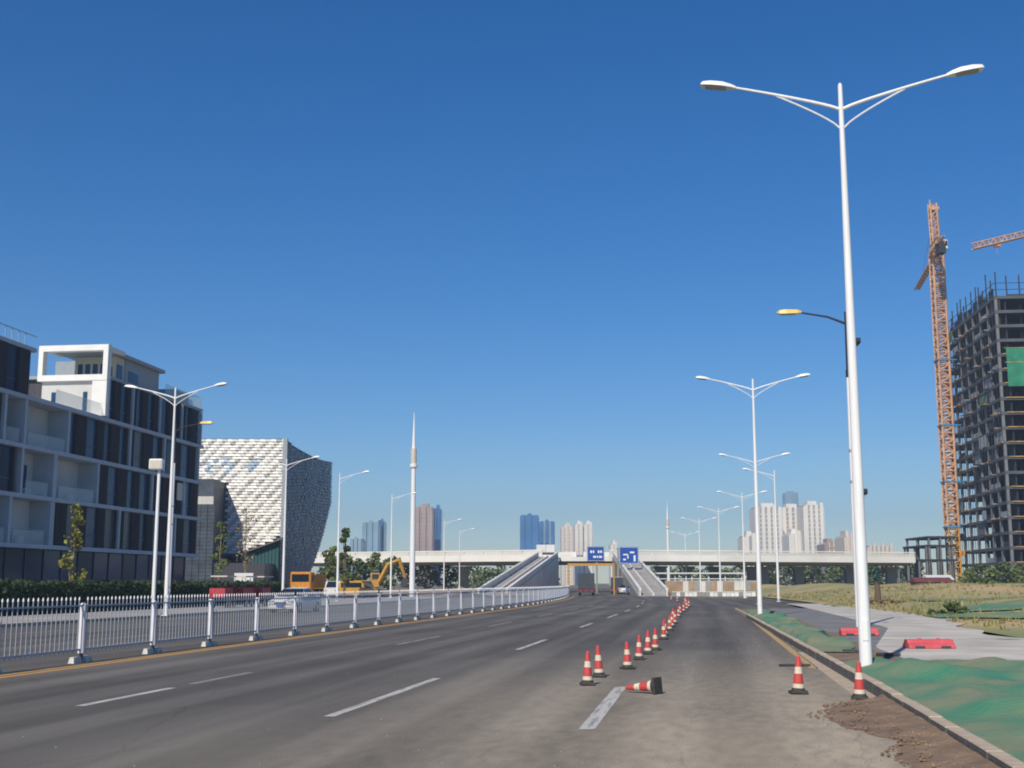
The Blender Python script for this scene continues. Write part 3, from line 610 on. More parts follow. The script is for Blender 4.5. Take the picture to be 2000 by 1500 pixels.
# ------------------------------------------------------------------ dark glass building on the left
P0 = Vector((-39.6, 95, 0)); ang = math.atan2(1, .135)
lb = thing('glass_building', 'dark glass and louvre office block with white frames and stepped white rooftop', 'building', P0, ang)
def sx(px): return (-52.4 / ((px - 1000) / F - .135) - 95) * 1.009
Z = [0, 4.75, 8.7, 12.65, 16.6, 20.5]; S0, S1 = -42, sx(392)
def part(nm, m, *boxes, parent=lb):
    b = B()
    for a, e in boxes: b.box(a, e)
    return b.build(nm, m, parent)
part('core_wall', 'wall_shade', ((S0, 1.75, 0), (S1 - .02, 22, Z[4] - .02)))
part('core_wall', 'louvre', ((S0, .6, Z[4]), (sx(57), 20, Z[5])))
part('core_wall', 'louvre', ((sx(201) + .3, .6, Z[4] + .3), (S1 - .02, 20, Z[5] - .02)))
part('end_wall', 'louvre', ((S1 - .3, .2, Z[1]), (S1, 21.9, Z[5] - .01)))
for i in (1, 2, 3, 4): part('ledge', 'frame_shade', ((S0, -.18, Z[i] - .22), (S1 + .1, 1.74, Z[i] + .12)))
part('roof_edge', 'frame_shade', ((S0, .1, Z[5] - .02), (sx(59), 20.1, Z[5] + .3))); part('roof_edge', 'grey', ((sx(200), .1, Z[5] - .01), (S1 + .1, 20.1, Z[5] + .28)))
part('terrace_floor', 'wframe', ((sx(57) + .01, .3, Z[4] + .121), (sx(201) - .01, 20, Z[4] + .3)))
def fin(px, r, wd=.35): s_ = sx(px); part('fin', 'frame_shade', ((s_ - wd / 2, -.12, Z[r] + .121), (s_ + wd / 2, 1.73, Z[r + 1] - .221 if r < 4 else Z[5] - .03)))
rr = random.Random(2)
def dark(pa, pb, r, s_list=None):
    a = sx(pa) if s_list is None else pa; e = sx(pb) if s_list is None else pb; x = a + .2; k = rr.randint(0, 1)
    while x < e - .5:
        wd = min(rr.uniform(1.1, 2.3), e - .2 - x); nrec = .12 if k % 2 else .3
        zb, zt = Z[r] + .125, (Z[r + 1] - .225 if r < 4 else Z[5] - .03)
        if k % 2:
            o = part('louvre_panel', 'louvre', ((x, nrec, zb), (x + wd - .06, nrec + .22, zt)))
            b = B()
            for q in range(int(wd / .22)): b.box((x + .06 + q * .22, nrec - .05, zb + .05), (x + .1 + q * .22, nrec, zt - .05))
            b.build('slats', 'louvre', o)
        else:
            o = part('glass_panel', rr.choice(('dglass', 'dglass', 'dglass2', 'dglass2', 'dglass3')), ((x, nrec, zb), (x + wd - .06, nrec + .1, zt)))
            part('transom', 'chrome', ((x, nrec - .05, zb + 1.05), (x + wd - .06, nrec - .005, zb + 1.12)), parent=o)
        x += wd; k += 1
def balcony(pa, pb, r, wins):
    a, e = sx(pa), sx(pb); L = e - a
    for w0, w1, z0, z1 in wins:
        o = part('window', 'bglass', ((a + w0 * L, 1.66, Z[r] + .13 + z0), (a + w1 * L, 1.748, Z[r] + .13 + z1)))
        part('window_frame', 'chrome', ((a + (w0 + w1) / 2 * L - .04, 1.62, Z[r] + .13 + z0), (a + (w0 + w1) / 2 * L + .04, 1.659, Z[r] + .13 + z1)), parent=o)
    if rr.random() < .7: q_ = a + L * rr.uniform(.6, .8); B().bbox((q_, 1.25, Z[r] + .2), (q_ + .8, 1.6, Z[r] + .8), .03).build('air_conditioner', 'lamp', lb)
    o = part('balustrade', 'balu', ((a + .25, .0, Z[r] + .13), (e - .25, .03, Z[r] + 1.2)))
    part('handrail', 'grey', ((a + .25, -.02, Z[r] + 1.2), (e - .25, .05, Z[r] + 1.25)), parent=o)
W1 = [(.05, .3, .1, 2.4)]; W3 = [(.05, .25, .1, 2.6), (.35, .55, .1, 2.6), (.62, .82, .1, 2.6)]; W2 = [(.08, .42, .6, 2.2)]
balcony(0, 35, 3, W3); balcony(47, 125, 3, W1); dark(130, 392, 3); balcony(47, 97, 2, W3); balcony(113, 187, 2, W2); dark(-60, 35, 2); dark(192, 392, 2)
balcony(-40, 18, 1, W3); balcony(28, 95, 1, W1); dark(113, 388, 1)
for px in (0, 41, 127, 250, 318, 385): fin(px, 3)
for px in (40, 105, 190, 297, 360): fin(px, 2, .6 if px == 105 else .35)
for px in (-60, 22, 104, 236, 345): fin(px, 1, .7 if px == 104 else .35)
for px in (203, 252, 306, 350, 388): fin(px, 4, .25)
dark(205, 390, 4); dark(-80, 55, 4)
for r_, a, e in ((3, S0, sx(0)), (2, S0, sx(-60)), (1, S0, sx(-60)), (4, S0, sx(-80))): dark(a, e, r_, True)
# ground floor glazing
x = S0; k = 0
while x < S1 - 2:
    o = part('glass_panel', rr.choice(('dglass', 'dglass2')), ((x, .9, .05), (x + 2.9, 1.0, Z[1] - .23))); part('mullion', 'chrome', ((x + 2.91, .8, .05), (x + 2.99, 1.74, Z[1] - .23)), parent=o); x += 3
# stepped white end wall of the far block with open roof frame
se = sx(200); part('end_pier', 'wframe', ((se - .35, -.1, Z[4] + .31), (se + .28, 1.3, Z[5] - .3)))
part('end_panel', 'wshade', ((se + .0, 1.31, Z[4] + .31), (se + .28, 6.4, Z[5] - .3)))
o = part('balustrade', 'balu', ((se - 8.6, .32, Z[4] + .31), (se - .4, .36, Z[4] + 1.45)))
for q in range(7): part('window', 'bglass', ((se - .06, 1.9 + q * .62, Z[4] + .35), (se - .003, 2.3 + q * .62, Z[4] + (2.6 if q in (0, 5) else 1.5)))) if q in (0, 5, 6) else None
fz0, fz1 = Z[5] - .29, hz(670, 111)
part('roof_frame', 'wframe', ((se - .4, -.12, fz0), (se + .35, 6.7, fz0 + .55)), ((se - .4, -.12, fz0 + .551), (se + .35, .35, fz1)), ((se - .4, 6.25, fz0 + .551), (se + .35, 6.7, fz1)), ((se - .4, .351, fz1 - .55), (se + .35, 6.249, fz1)))
part('roof_frame', 'wframe', ((se + .351, -.1, fz1 - .45), (se + 3.2, .3, fz1 - .1)), ((se + .351, 5.9, fz1 - .45), (se + 3.2, 6.5, fz1 - .1)))
part('penthouse_wall', 'beige', ((se + 3.3, .9, Z[5] + .29), (se + 5.2, 5.0, fz1 - .46))); part('penthouse_wall', 'grey', ((se + 5.21, .8, Z[5] + .29), (se + 13, 8, fz1 - .46)))
part('penthouse_roof', 'grey', ((se + .352, .31, fz1 - .44), (se + 13.4, 5.89, fz1 - .12)))
for q in range(5): part('window', 'bglass', ((se + 3.22, 1.2 + .75 * q, Z[5] + .5), (se + 3.298, 1.65 + .75 * q, Z[5] + (1.9 if q else 1.6))))
part('window', 'bglass', ((se + 3.6, .84, Z[5] + .6), (se + 4.7, .898, Z[5] + 1.9))); part('window', 'bglass', ((se + 6, .74, Z[5] + .6), (se + 8, .798, Z[5] + 1.6)))
b = B()
for q in range(46): b.box((S0 + .5 + q * .98, .15, Z[5] + .3), (S0 + .56 + q * .98, .2, Z[5] + 1.25))
b.box((S0, .13, Z[5] + 1.251), (sx(58), .22, Z[5] + 1.3)); b.build('roof_railing', 'grey', lb)
o = part('balustrade', 'balu', ((se + 13.5, .25, Z[5] + .285), (S1, .29, Z[5] + 1.6)), ((S1 - .05, .295, Z[5] + .285), (S1, 8, Z[5] + 1.6)))
part('roof_plant', 'dglass', ((S1 - 4.5, 1.5, Z[5] + .29), (S1 - .6, 4, Z[5] + 1.9)))
part('bright_window', 'cream', ((sx(348), .02, Z[3] - 2.3), (sx(360), .1, Z[3] - .5)))

# ------------------------------------------------------------------ tiled building
mb = thing('tiled_building', 'pale checker tiled cultural building with slanting overhang and shaded right side', 'building', (gx(478, 180), 180, 0))
mo = Vector(mb.location)
def mp(x, y, D): return at(x, y, D) - mo
YF = 180
zt = hz(857, YF); xl, xr = gx(330, YF) - mo.x, mp(553, 950, YF).x
zl = hz(1085, YF); 
# backing volume: front polygon extruded back
xa, xb_, xc = gx(437, YF) - mo.x, gx(452, YF) - mo.x, gx(546, YF) - mo.x; zb1, zb2 = hz(1086, YF), hz(1050, YF)
D2 = 34; x2 = gx(645, YF + D2) - mo.x; z2 = hz(985, YF + D2); zt2 = hz(902, YF + D2)
b = B(); fr = [(xl, 0), (xa, 0), (xa, zb1), (xb_, zb1), (xr, zb2), (xr, zt), (xl, zt)]
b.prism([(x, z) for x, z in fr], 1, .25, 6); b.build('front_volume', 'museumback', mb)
# shaded side: leaning faceted face
n_ = 14; sb = B(); s_side = []
for i in range(n_ + 1):
    t = i / n_; X_ = xr + (x2 - xr) * t + .8 * math.sin(t * 3.1); Yd = D2 * t
    ztop = zt + (zt2 - zt) * t - 1.0 * math.sin(t * 3.14) * .9
    if t < .36: zbot = .1 + 3 * t
    else: zbot = 1.2 + (z2 - 1.2) * ((t - .36) / .64) ** 1.15
    s_side.append((X_, Yd, zbot, ztop))
for a, e in zip(s_side, s_side[1:]): sb.add([(a[0] - .35, a[1], a[2]), (e[0] - .35, e[1], e[2]), (e[0] - .35, e[1], e[3]), (a[0] - .35, a[1], a[3])], [(0, 1, 2, 3)])
e = s_side[-1]; sb.add([(e[0] - .35, e[1], e[2]), (e[0] - 15, e[1], e[2]), (e[0] - 15, e[1], e[3]), (e[0] - .35, e[1], e[3])], [(0, 1, 2, 3)])
for a, e in zip(s_side, s_side[1:]):
    sb.add([(a[0] - .35, a[1], a[3]), (e[0] - .35, e[1], e[3]), (e[0] - 15, e[1], e[3]), (a[0] - 15, a[1], a[3])], [(0, 1, 2, 3)])
    sb.add([(a[0] - .35, a[1], a[2]), (e[0] - .35, e[1], e[2]), (e[0] - 15, e[1], e[2]), (a[0] - 15, a[1], a[2])], [(0, 3, 2, 1)])
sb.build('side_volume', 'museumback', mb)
tr = random.Random(4); tw_, th_ = .8, .43; tiles = []
nr = int(zt / th_)
for i in range(nr):
    z = zt - (i + 1) * th_; jj = 0; x = xr - tw_ * (1 if i % 2 else .5)
    while x > xl:
        zc = z + th_ / 2; xm = x + tw_ / 2
        lim = 0 if xm < xa else (zb1 if xm < xb_ else zb1 + (zb2 - zb1) * (xm - xb_) / (xr - xb_))
        win = any(abs(xm - (gx(p_, YF) - mo.x)) < .85 for p_ in (405, 436, 487)) and hz(925, YF) < zc < hz(890, YF)
        if z > lim and not (xm < xa and z < hz(943, YF)): tiles.append((x, z, (i // 2 + jj) % 2, win))
        x -= tw_; jj += 1
def tile_mesh(tilt): 
    return B().add([(.02, .0 - tilt, .02), (tw_ - .02, -tilt * .4, .02), (tw_ - .02, .06 + tilt * .5, th_ - .02), (.02, .06, th_ - .02), (.02, .2, .02), (tw_ - .02, .2, .02), (tw_ - .02, .2, th_ - .02), (.02, .2, th_ - .02)], [(0, 1, 2, 3), (1, 5, 6, 2), (3, 2, 6, 7), (0, 4, 5, 1), (4, 0, 3, 7)])
tb = [tile_mesh(t) for t in (.02, .1, .17)]; tme = {}; rest = {'tilew': B(), 'tileg': B(), 'pglass': B(), 'tileh': B()}; cnt = 0
tiles.sort(key=lambda q: (abs(q[0] - (xr - 5)) // 6, -q[1]))
for x, z, ch, win in tiles:
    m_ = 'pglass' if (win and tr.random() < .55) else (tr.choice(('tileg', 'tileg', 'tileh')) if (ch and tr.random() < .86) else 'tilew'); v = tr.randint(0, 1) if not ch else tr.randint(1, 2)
    if cnt < 300 and x > xa - 1:
        cnt += 1
        if (m_, v) not in tme: o = tb[v].build('facade_tile', m_, mb, (x, 0, z)); tme[(m_, v)] = o.data
        else: link('facade_tile', tme[(m_, v)], mb, (x, 0, z))
    else: rest[m_].add([(x + p[0], p[1], z + p[2]) for p in tb[v].v], tb[v].f)
for m_, b in rest.items():
    if b.v: stuff(b.build('facade_tiles', m_, mb))
# side tiles (one mass)
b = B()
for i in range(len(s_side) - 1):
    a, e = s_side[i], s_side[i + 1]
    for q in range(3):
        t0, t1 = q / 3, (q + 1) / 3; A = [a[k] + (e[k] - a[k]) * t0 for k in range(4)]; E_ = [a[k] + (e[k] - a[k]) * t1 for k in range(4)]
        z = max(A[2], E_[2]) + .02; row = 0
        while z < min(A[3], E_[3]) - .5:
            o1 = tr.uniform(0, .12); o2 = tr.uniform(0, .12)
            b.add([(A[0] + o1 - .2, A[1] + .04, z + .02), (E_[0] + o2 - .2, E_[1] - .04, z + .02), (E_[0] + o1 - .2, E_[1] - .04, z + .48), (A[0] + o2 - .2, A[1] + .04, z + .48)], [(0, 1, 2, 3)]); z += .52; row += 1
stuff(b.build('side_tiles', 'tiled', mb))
b = B().box((xr - .2, -.1, hz(1050, YF)), (xr + .45, .6, zt + .1)); b.build('corner_trim', 'grey', mb)
b = B()
for q in range(14): b.box((xb_ + q * (xr - xb_) / 14 + .04, .9, .1), (xb_ + (q + 1) * (xr - xb_) / 14 - .04, 1.0, zb1 + (zb2 - zb1) * q / 14 + .2))
b.build('lobby_glazing', 'teal', mb); B().prism([(xb_ - .1, zb1 - .22), (xr + .1, zb2 - .22), (xr + .1, zb2 - .01), (xb_ - .1, zb1 - .01)], 1, .0, .9).build('soffit_edge', 'museumback', mb)
B().box((xl - 4, -7, 0), (xa - .3, -.01, hz(943, YF))).build('low_wing', 'wingt', mb); b = B()
for i in range(26):
    for jx in range(10):
        x = xa - .9 - jx * .95; z = hz(985, 173) - (i + 1) * .52
        if z > .3 and x > xl - 4: b.box((x, -7.12 - tr.uniform(0, .05), z), (x + .88, -7.0, z + .47))
stuff(b.build('wing_tiles', 'wingt', mb)); B().box((xl - 4.1, -7.2, hz(985, 173)), (xa - .2, -7.01, hz(985, 173) + 1.1)).build('wing_band', 'tileg', mb)
B().box((xl, -6.8, 0), (xr - 1, 1.2, hz(1100, 175))).build('plinth', 'chrome', mb)

# ------------------------------------------------------------------ concrete frame under construction, cranes
cfx, cfy = at(1975, 1100, 248).x, 248
cf = thing('concrete_frame', 'tall unfinished concrete tower frame with green net and rooftop props', 'building', (cfx, cfy, 0), -.105)
FH = 3.02; NF = 20; DX, DY = 34, 42
for i in range(1, NF + 1):
    z = i * FH
    b = B().box((0, 0, z - .18), (DX, DY, z)); b.build('floor_slab', 'slab', cf)
    b = B().box((-.02, -.02, z - .62), (DX, .32, z - .181)).box((-.02, .321, z - .62), (.3, DY, z - .181)); 
    for yy in (14, 28, 41.6): b.box((.301, yy, z - .6), (DX, yy + .3, z - .181))
    b.build('edge_beam', 'slab', cf)
cme = None
for ix in range(6):
    for iy in range(8):
        x, y = ix * 6.6, iy * 5.91
        if cme is None: o = B().box((.04, .06, 0), (.6, .62, NF * FH - .63)).build('column', 'concrete', cf); cme = o.data
        else: link('column', cme, cf, (x, y, 0))
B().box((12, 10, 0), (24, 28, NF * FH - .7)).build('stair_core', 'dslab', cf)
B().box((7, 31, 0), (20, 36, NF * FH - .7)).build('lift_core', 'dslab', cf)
r = random.Random(12)
for i in range(1, NF):
    z = i * FH
    for q in range(r.randint(1, 3)):
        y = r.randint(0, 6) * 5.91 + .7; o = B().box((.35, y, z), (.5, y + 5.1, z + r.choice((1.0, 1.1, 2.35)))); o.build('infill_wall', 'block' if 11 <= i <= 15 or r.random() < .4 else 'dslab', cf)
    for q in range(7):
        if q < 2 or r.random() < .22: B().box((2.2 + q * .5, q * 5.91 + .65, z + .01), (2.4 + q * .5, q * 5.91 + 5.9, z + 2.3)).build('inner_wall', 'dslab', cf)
    if r.random() < .6: y = r.randint(0, 6) * 5.91; B().box((-.25, y, z - .3), (-.03, y + r.uniform(3, 7), z - .05)).build('form_board', 'timber', cf)
    B().box((1, -.28, z - .22), (DX, -.03, z - .02)).build('form_board', 'timber', cf) if i % 1 == 0 and r.random() < .75 else None
for i in range(16, 20):
    for q in range(5): y = r.uniform(0, 38); B().box((.9, y, i * FH), (1.2, y + r.uniform(1, 3), i * FH + 2.2)).build('form_panel', 'dslab', cf)
for q in range(15): B().tube([(-.55, .4 + q * 2.9, r.choice((0, 0, 20, 30))), (-.55, .4 + q * 2.9, NF * FH + r.uniform(-6, 2))], .06, 5).build('scaffold_pole', 'dslab', cf)
for i in range(4, NF):
    for q in range(4):
        y = r.uniform(0, 41); L_ = r.uniform(.4, 1.5); B().box((-L_, y, i * FH - .25), (-.031, y + r.uniform(.15, 1.6), i * FH - .1)).build('outrigger', r.choice(('dslab', 'dslab', 'block', 'timber')), cf)
    if r.random() < .5: y = r.uniform(4, 34); B().box((-.5, y, i * FH + .1), (-.44, y + r.uniform(2, 6), i * FH + r.uniform(1, 2.6))).build('net_scrap', r.choice(('net2', 'dslab', 'block')), cf)
B().box((1.6, -.36, NF * FH - 19), (DX, -.3, NF * FH - 11)).build('safety_net', 'net3', cf)
for z in (14, 11.0): B().box((1.2, -.4, NF * FH - z - .06), (DX, -.365, NF * FH - z + .06)).build('net_rope', 'timber', cf)
for q in range(26):
    s_ = q / 25; side = q < 14
    p = (0 + r.uniform(0, .5), q * 3.1, NF * FH) if side else ((q - 13) * 2.7, r.uniform(0, 1), NF * FH)
    B().tube([(p[0], p[1], p[2] - .1), (p[0] + r.uniform(-.1, .1), p[1], p[2] + r.uniform(3.2, 6.3))], .14, 6).build('prop', 'dslab', cf)
for z in (1.4, 2.8): 
    B().tube([(.2, 0, NF * FH + z), (.2, 41, NF * FH + z)], .07, 5).build('guard_rail', 'dslab', cf); B().tube([(.2, .4, NF * FH + z), (DX, .4, NF * FH + z)], .07, 5).build('guard_rail', 'dslab', cf)
b = B().box((4, 4, NF * FH), (30, 38, NF * FH + 1.2)); b.build('roof_form', 'dslab', cf)
for q in range(9): y = 3 + q * 4.2; B().box((.6, y, NF * FH + .01), (.8, y + 3, NF * FH + r.uniform(1.2, 2.9))).build('form_panel', 'dslab', cf)
pod = thing('podium_frame', 'low stepped concrete frame left of the tall tower frame', 'building', (at(1795, 1120, 280).x, 280, 0))
px0 = pod.location.x; tops = [(gx(1795, 280), hz(1092, 280)), (gx(1810, 280), hz(1064, 280)), (gx(1816, 280), hz(1047, 280))]; Xe = gx(1872, 280)
for x, z in tops:
    B().box((x - px0, 0, z - .45), (Xe - px0, 16, z)).build('floor_slab', 'dslab', pod)
    for q in range(4):
        for yy in (0.05, 8, 15.3): B().box((x - px0 + .1 + q * 2.6, yy, 0), (x - px0 + .5 + q * 2.6, yy + .5, z - .451)).build('column', 'concrete', pod) if x - px0 + q * 2.6 < Xe - px0 - .6 else None

def lattice(b, p0, p1, wd, n, t=.09, tri=False):
    p0, p1 = Vector(p0), Vector(p1); d = (p1 - p0).normalized(); u = d.cross(Vector((0, 0, 1)) if abs(d.z) < .8 else Vector((0, 1, 0))).normalized(); v = d.cross(u)
    cs = [u * wd / 2 + v * wd / 2, -u * wd / 2 + v * wd / 2, -u * wd / 2 - v * wd / 2, u * wd / 2 - v * wd / 2] if not tri else [u * wd / 2, -u * wd / 2, v * (-wd if v.z < 0 else wd)]
    for c_ in cs: b.bar(p0 + c_, p1 + c_, t * 1.6)
    for i in range(n):
        a = p0 + (p1 - p0) * i / n; e = p0 + (p1 - p0) * (i + 1) / n
        for k in range(len(cs)):
            c0, c1 = cs[k], cs[(k + 1) % len(cs)]
            b.bar(a + c0, a + c1, t); b.bar(a + c0, e + c1, t) if i % 2 else b.bar(a + c1, e + c0, t)
CYd = 282; bx_ = at(1862, 1125, CYd).x; zcab = hz(500, CYd, 1835); ztop = hz(398, CYd, 1830)
cr = thing('tower_crane', 'orange lattice tower crane standing beside the concrete frame', 'crane', (bx_ + .3, CYd, 0))
b = B(); lattice(b, (0, 0, 0), (0, 0, 14), 2.3, 8, .13); b.build('mast_foot', 'crane2', cr)
b = B(); lattice(b, (0, 0, 14), (0, 0, zcab), 2.4, 44, .18); b.build('mast', 'crane', cr)
B().box((-1.5, -1.5, zcab), (1.5, 1.5, zcab + 1.0)).build('slewing_ring', 'crane', cr)
b = B(); lattice(b, (0, 0, zcab + 1), (-.3, 0, ztop), 1.5, 7, .14); b.build('tower_head', 'crane', cr)
B().box((-.9, -.8, ztop - 1.6), (1.0, .8, ztop - .9)).tube([(-.9, 0, ztop), (-.9, 0, ztop + 1)], .15, 5).build('head_frame', 'crane', cr)
B().bbox((.7, -2.2, zcab + 1.2), (2.1, -.6, zcab + 3.4), .1).build('operator_cab', 'cwhitep', cr); B().box((.85, -2.26, zcab + 1.9), (1.95, -2.21, zcab + 3.1)).build('cab_window', 'cglass', cr)
b = B(); lattice(b, (-1.2, -2, zcab + 1.6), (-6, -42, zcab + 1.8), 1.3, 26, .1, True); b.bar((-.4, 0, ztop), (-4.5, -30, zcab + 2.6), .05); jb = b.build('jib', 'crane', cr)
jb.rotation_euler = (0, 0, R(176))
b = B(); lattice(b, (-1.2, -1.5, zcab + 1), (-2.6, -11, zcab + 1), 1.5, 7, .1); b.build('counter_jib', 'crane', cr)
for q in range(3): B().bbox((-3.2, -11 + q * .9, zcab - 2.2), (-1.6, -10.2 + q * .9, zcab + .6), .08).build('counterweight', 'dslab', cr)
for i, y in enumerate((703, 830, 940, 1028)):
    z = hz(y, CYd, 1850); b = B(); b.box((-1.6, -1.5, z - .3), (5.5, -1.2, z)).box((-1.6, 1.2, z - .3), (5.5, 1.5, z)).box((-1.6, -1.2, z - .28), (-1.3, 1.2, z - .02)).bar((1.5, -1.3, z - .1), (5.3, 1.3, z - .1), .12); b.build('wall_tie', 'blue', cr)
b = B(); lattice(b, (1.6, -1.2, 8), (1.6, -1.2, 9), .8, 1, .08); b.build('ladder_stage', 'crane2', cr)
D = 330; j0, j1 = at(1900, 487, D), at(2050, 447, D)
c2 = thing('tower_crane', 'second tower crane, only its pale jib showing at the right edge', 'crane', (j1.x + 18, D + 6, 0)); co = Vector(c2.location)
pv = Vector((0, 0, j1.z + 5)); b = B(); lattice(b, pv, j0 - co, 1.6, 24, .12, True); b.build('jib', 'crane', c2)
b = B(); lattice(b, (0, 0, 0), (0, 0, pv.z - 1), 2, 40, .12); b.build('mast', 'crane', c2); b = B(); lattice(b, pv + Vector((0, 0, .3)), pv + Vector((0, 0, 8)), 1.2, 5, .12); b.build('tower_head', 'crane', c2)
q = j0 - co + (pv - (j0 - co)) * .18; B().box((q.x - .9, q.y - .6, q.z - .9), (q.x + .9, q.y + .6, q.z - .3)).bar((q.x, q.y, q.z - .9), (q.x, q.y, q.z - 3), .06).build('trolley', 'orange', c2)

# ------------------------------------------------------------------ viaduct, ramps
va = thing('viaduct', 'long pale concrete viaduct crossing behind the avenue', 'viaduct', (gx(1150, 245), 245, 0)); vo = Vector(va.location)
VP = [(gx(560, 268), 268), (gx(1060, 243), 243), (gx(1190, 243), 243), (gx(1400, 248), 248), (gx(1600, 255), 255), (gx(1790, 263), 263)]
def vseg(a, e, y0, y1, z0, z1, nm, m, parent=va):
    A = Vector((*a, 0)) - vo; E_ = Vector((*e, 0)) - vo; d = (E_ - A).normalized(); nn = Vector((-d.y, d.x, 0))
    P = [A + nn * y0, E_ + nn * y0, E_ + nn * y1, A + nn * y1]
    b = B().add([(p.x, p.y, z0) for p in P] + [(p.x, p.y, z1) for p in P], [(0, 3, 2, 1), (4, 5, 6, 7), (0, 1, 5, 4), (1, 2, 6, 5), (2, 3, 7, 6), (3, 0, 4, 7)]); return b.build(nm, m, parent)
for i, (a, e) in enumerate(zip(VP, VP[1:])):
    vseg(a, e, 0, 18, 6.0, 6.85, 'deck', 'via'); vseg(a, e, 2.2, 15.8, 5.45, 5.99, 'box_girder', 'pier')
    if i != 1:
        vseg(a, e, .02, .22, 6.86, 7.25, 'parapet_foot', 'via'); L = (Vector(e) - Vector(a)).length; n_ = int(L / 4)
        for q in range(n_):
            p = Vector(a) + (Vector(e) - Vector(a)) * (q + .02) / n_; s_ = Vector(a) + (Vector(e) - Vector(a)) * (q + .98) / n_; vseg(p, s_, .05, .2, 7.26 if i > 1 else 7.251, 8.0 if i < 2 else 7.85, 'parapet_panel', 'via2')
        vseg(a, e, .0, .25, 8.02, 8.25, 'parapet_rail', 'via')
        vseg(a, e, 17.8, 18, 6.86, 8.2, 'parapet_back', 'via')
for i, (x, D, wd) in enumerate(((905, 258, 2.2), (760, 262, 2), (1480, 260, 4.2), (1290, 255, 1.6), (1345, 258, 1.4), (1395, 262, 1.6), (1560, 263, 1.8), (1660, 267, 1.8), (1740, 270, 2), (650, 270, 2))):
    b = B(); X = gx(x, D) - vo.x; b.box((X - wd / 2, D - 245 - .9, 0), (X + wd / 2, D - 245 + .9, 4.3)).add([(X - wd / 2, D - 246, 4.3), (X + wd / 2, D - 246, 4.3), (X + wd, D - 246, 5.19), (X - wd, D - 246, 5.19), (X - wd / 2, D - 244, 4.3), (X + wd / 2, D - 244, 4.3), (X + wd, D - 244, 5.19), (X - wd, D - 244, 5.19)], [(0, 1, 2, 3), (7, 6, 5, 4), (0, 3, 7, 4), (1, 5, 6, 2)])
    b.build('pier', 'pier', va)
def ramp(label, top, bot, wd, ztop, zbot=0.3):
    T = Vector((*top, ztop)); Bt = Vector((*bot, zbot)); t = thing('ramp', label, 'ramp', (Bt.x, Bt.y, 0), 0, 'ramps up to the viaduct'); o = Vector((Bt.x, Bt.y, 0))
    d = T - Bt; d.z = 0; nn = Vector((d.y, -d.x, 0)).normalized()
    def strip(nm, m, a, e, z0, z1, solid=False):
        P = []
        for p in (Bt, T):
            for off in (a, e):
                for zz in (z0, z1): P.append(tuple(p - o + nn * off + Vector((0, 0, (zz if not solid or zz != z0 else -p.z)))))
        return B().add(P, [(0, 2, 3, 1), (4, 5, 7, 6), (0, 1, 5, 4), (2, 6, 7, 3), (1, 3, 7, 5), (0, 4, 6, 2)]).build(nm, m, t)
    strip('roadway', 'sidewalk', -wd / 2, wd / 2, -.4, 0); strip('side_wall', 'via2', wd / 2 + .001, wd / 2 + .3, 0, -.02, True); strip('side_wall', 'pier', -wd / 2 - .3, -wd / 2 - .001, 0, -.02, True)
    for s_ in (-1, 1):
        strip('parapet', 'via2', s_ * (wd / 2 + .05) - .12, s_ * (wd / 2 + .05) + .12, 0, .75); strip('parapet_cap', 'via', s_ * (wd / 2 + .05) - .18, s_ * (wd / 2 + .05) + .18, .751, .95)
    strip('median_kerb', 'via', -.1, .1, .001, .3)
ramp('left concrete ramp climbing from behind the fence to the viaduct', (gx(1070, 242), 242), (gx(962, 166), 166), 3.7, 6.84, .1)
ramp('right concrete ramp climbing beside the row of cones to the viaduct', (gx(1217, 242), 242), (gx(1276, 168), 168), 3.5, 6.84, .1)

# ------------------------------------------------------------------ gantry, signs, site fences
D = 190; xg0, xg1 = gx(1110, D), gx(1199, D); t = thing('height_gantry', 'yellow height limit gantry spanning the road before the viaduct', 'gantry', (xg0, D, 0)); L = xg1 - xg0
B().box((-.1, -.1, 0), (.1, .1, 4.75)).build('leg', 'yellow', t); B().box((L - .1, -.1, 0), (L + .1, .1, 4.75)).build('leg', 'yellow', t); B().box((.101, -.15, 4.35), (L - .101, .15, 4.75)).build('beam', 'yellow', t)
def sign(label, x0, x1, y0, y1, D, marks, px):
    X0, X1 = gx(x0, D), gx(x1, D); z1, z0 = hz(y0, D), hz(y1, D); t = thing('road_sign', label, 'road sign', (gx(px, D), D, 0), 0, 'blue road signs'); o = t.location.x
    B().tube([(0, .3, 0), (0, .3, z1 - .2)], [.16, .12], 10).build('post', 'pier', t); B().bbox((X0 - o, 0, z0), (X1 - o, .08, z1), .02).build('panel', 'sblue', t)
    b = B(); W, Hh = X1 - X0, z1 - z0; e = .06
    b.box((X0 - o + e, -.012, z0 + e), (X1 - o - e, -.004, z0 + e + .05)).box((X0 - o + e, -.012, z1 - e - .05), (X1 - o - e, -.004, z1 - e)).box((X0 - o + e, -.012, z0 + e + .051), (X0 - o + e + .05, -.004, z1 - e - .051)).box((X1 - o - e - .05, -.012, z0 + e + .051), (X1 - o - e, -.004, z1 - e - .051)); b.build('border', 'swhite', t)
    for q, (a, c_, e, f) in enumerate(marks): B().box((X0 - o + a * W, -.014 - .001 * q, z0 + c_ * Hh), (X0 - o + e * W, -.006, z0 + f * Hh)).build('lettering', 'swhite', t)
    for z in (z0 + .4, z1 - .4): B().box((-.5, .081, z - .06), (.5, .2, z + .06)).build('bracket', 'pier', t)
sign('blue direction sign with white lettering, left of the two', 1147, 1181, 1067, 1096, 216, [(.35, .22, .52, .36), (.56, .22, .64, .36), (.68, .22, .86, .36), (.18, .55, .3, .72), (.34, .55, .42, .72), (.62, .55, .72, .72), (.76, .55, .86, .72)], 1166)
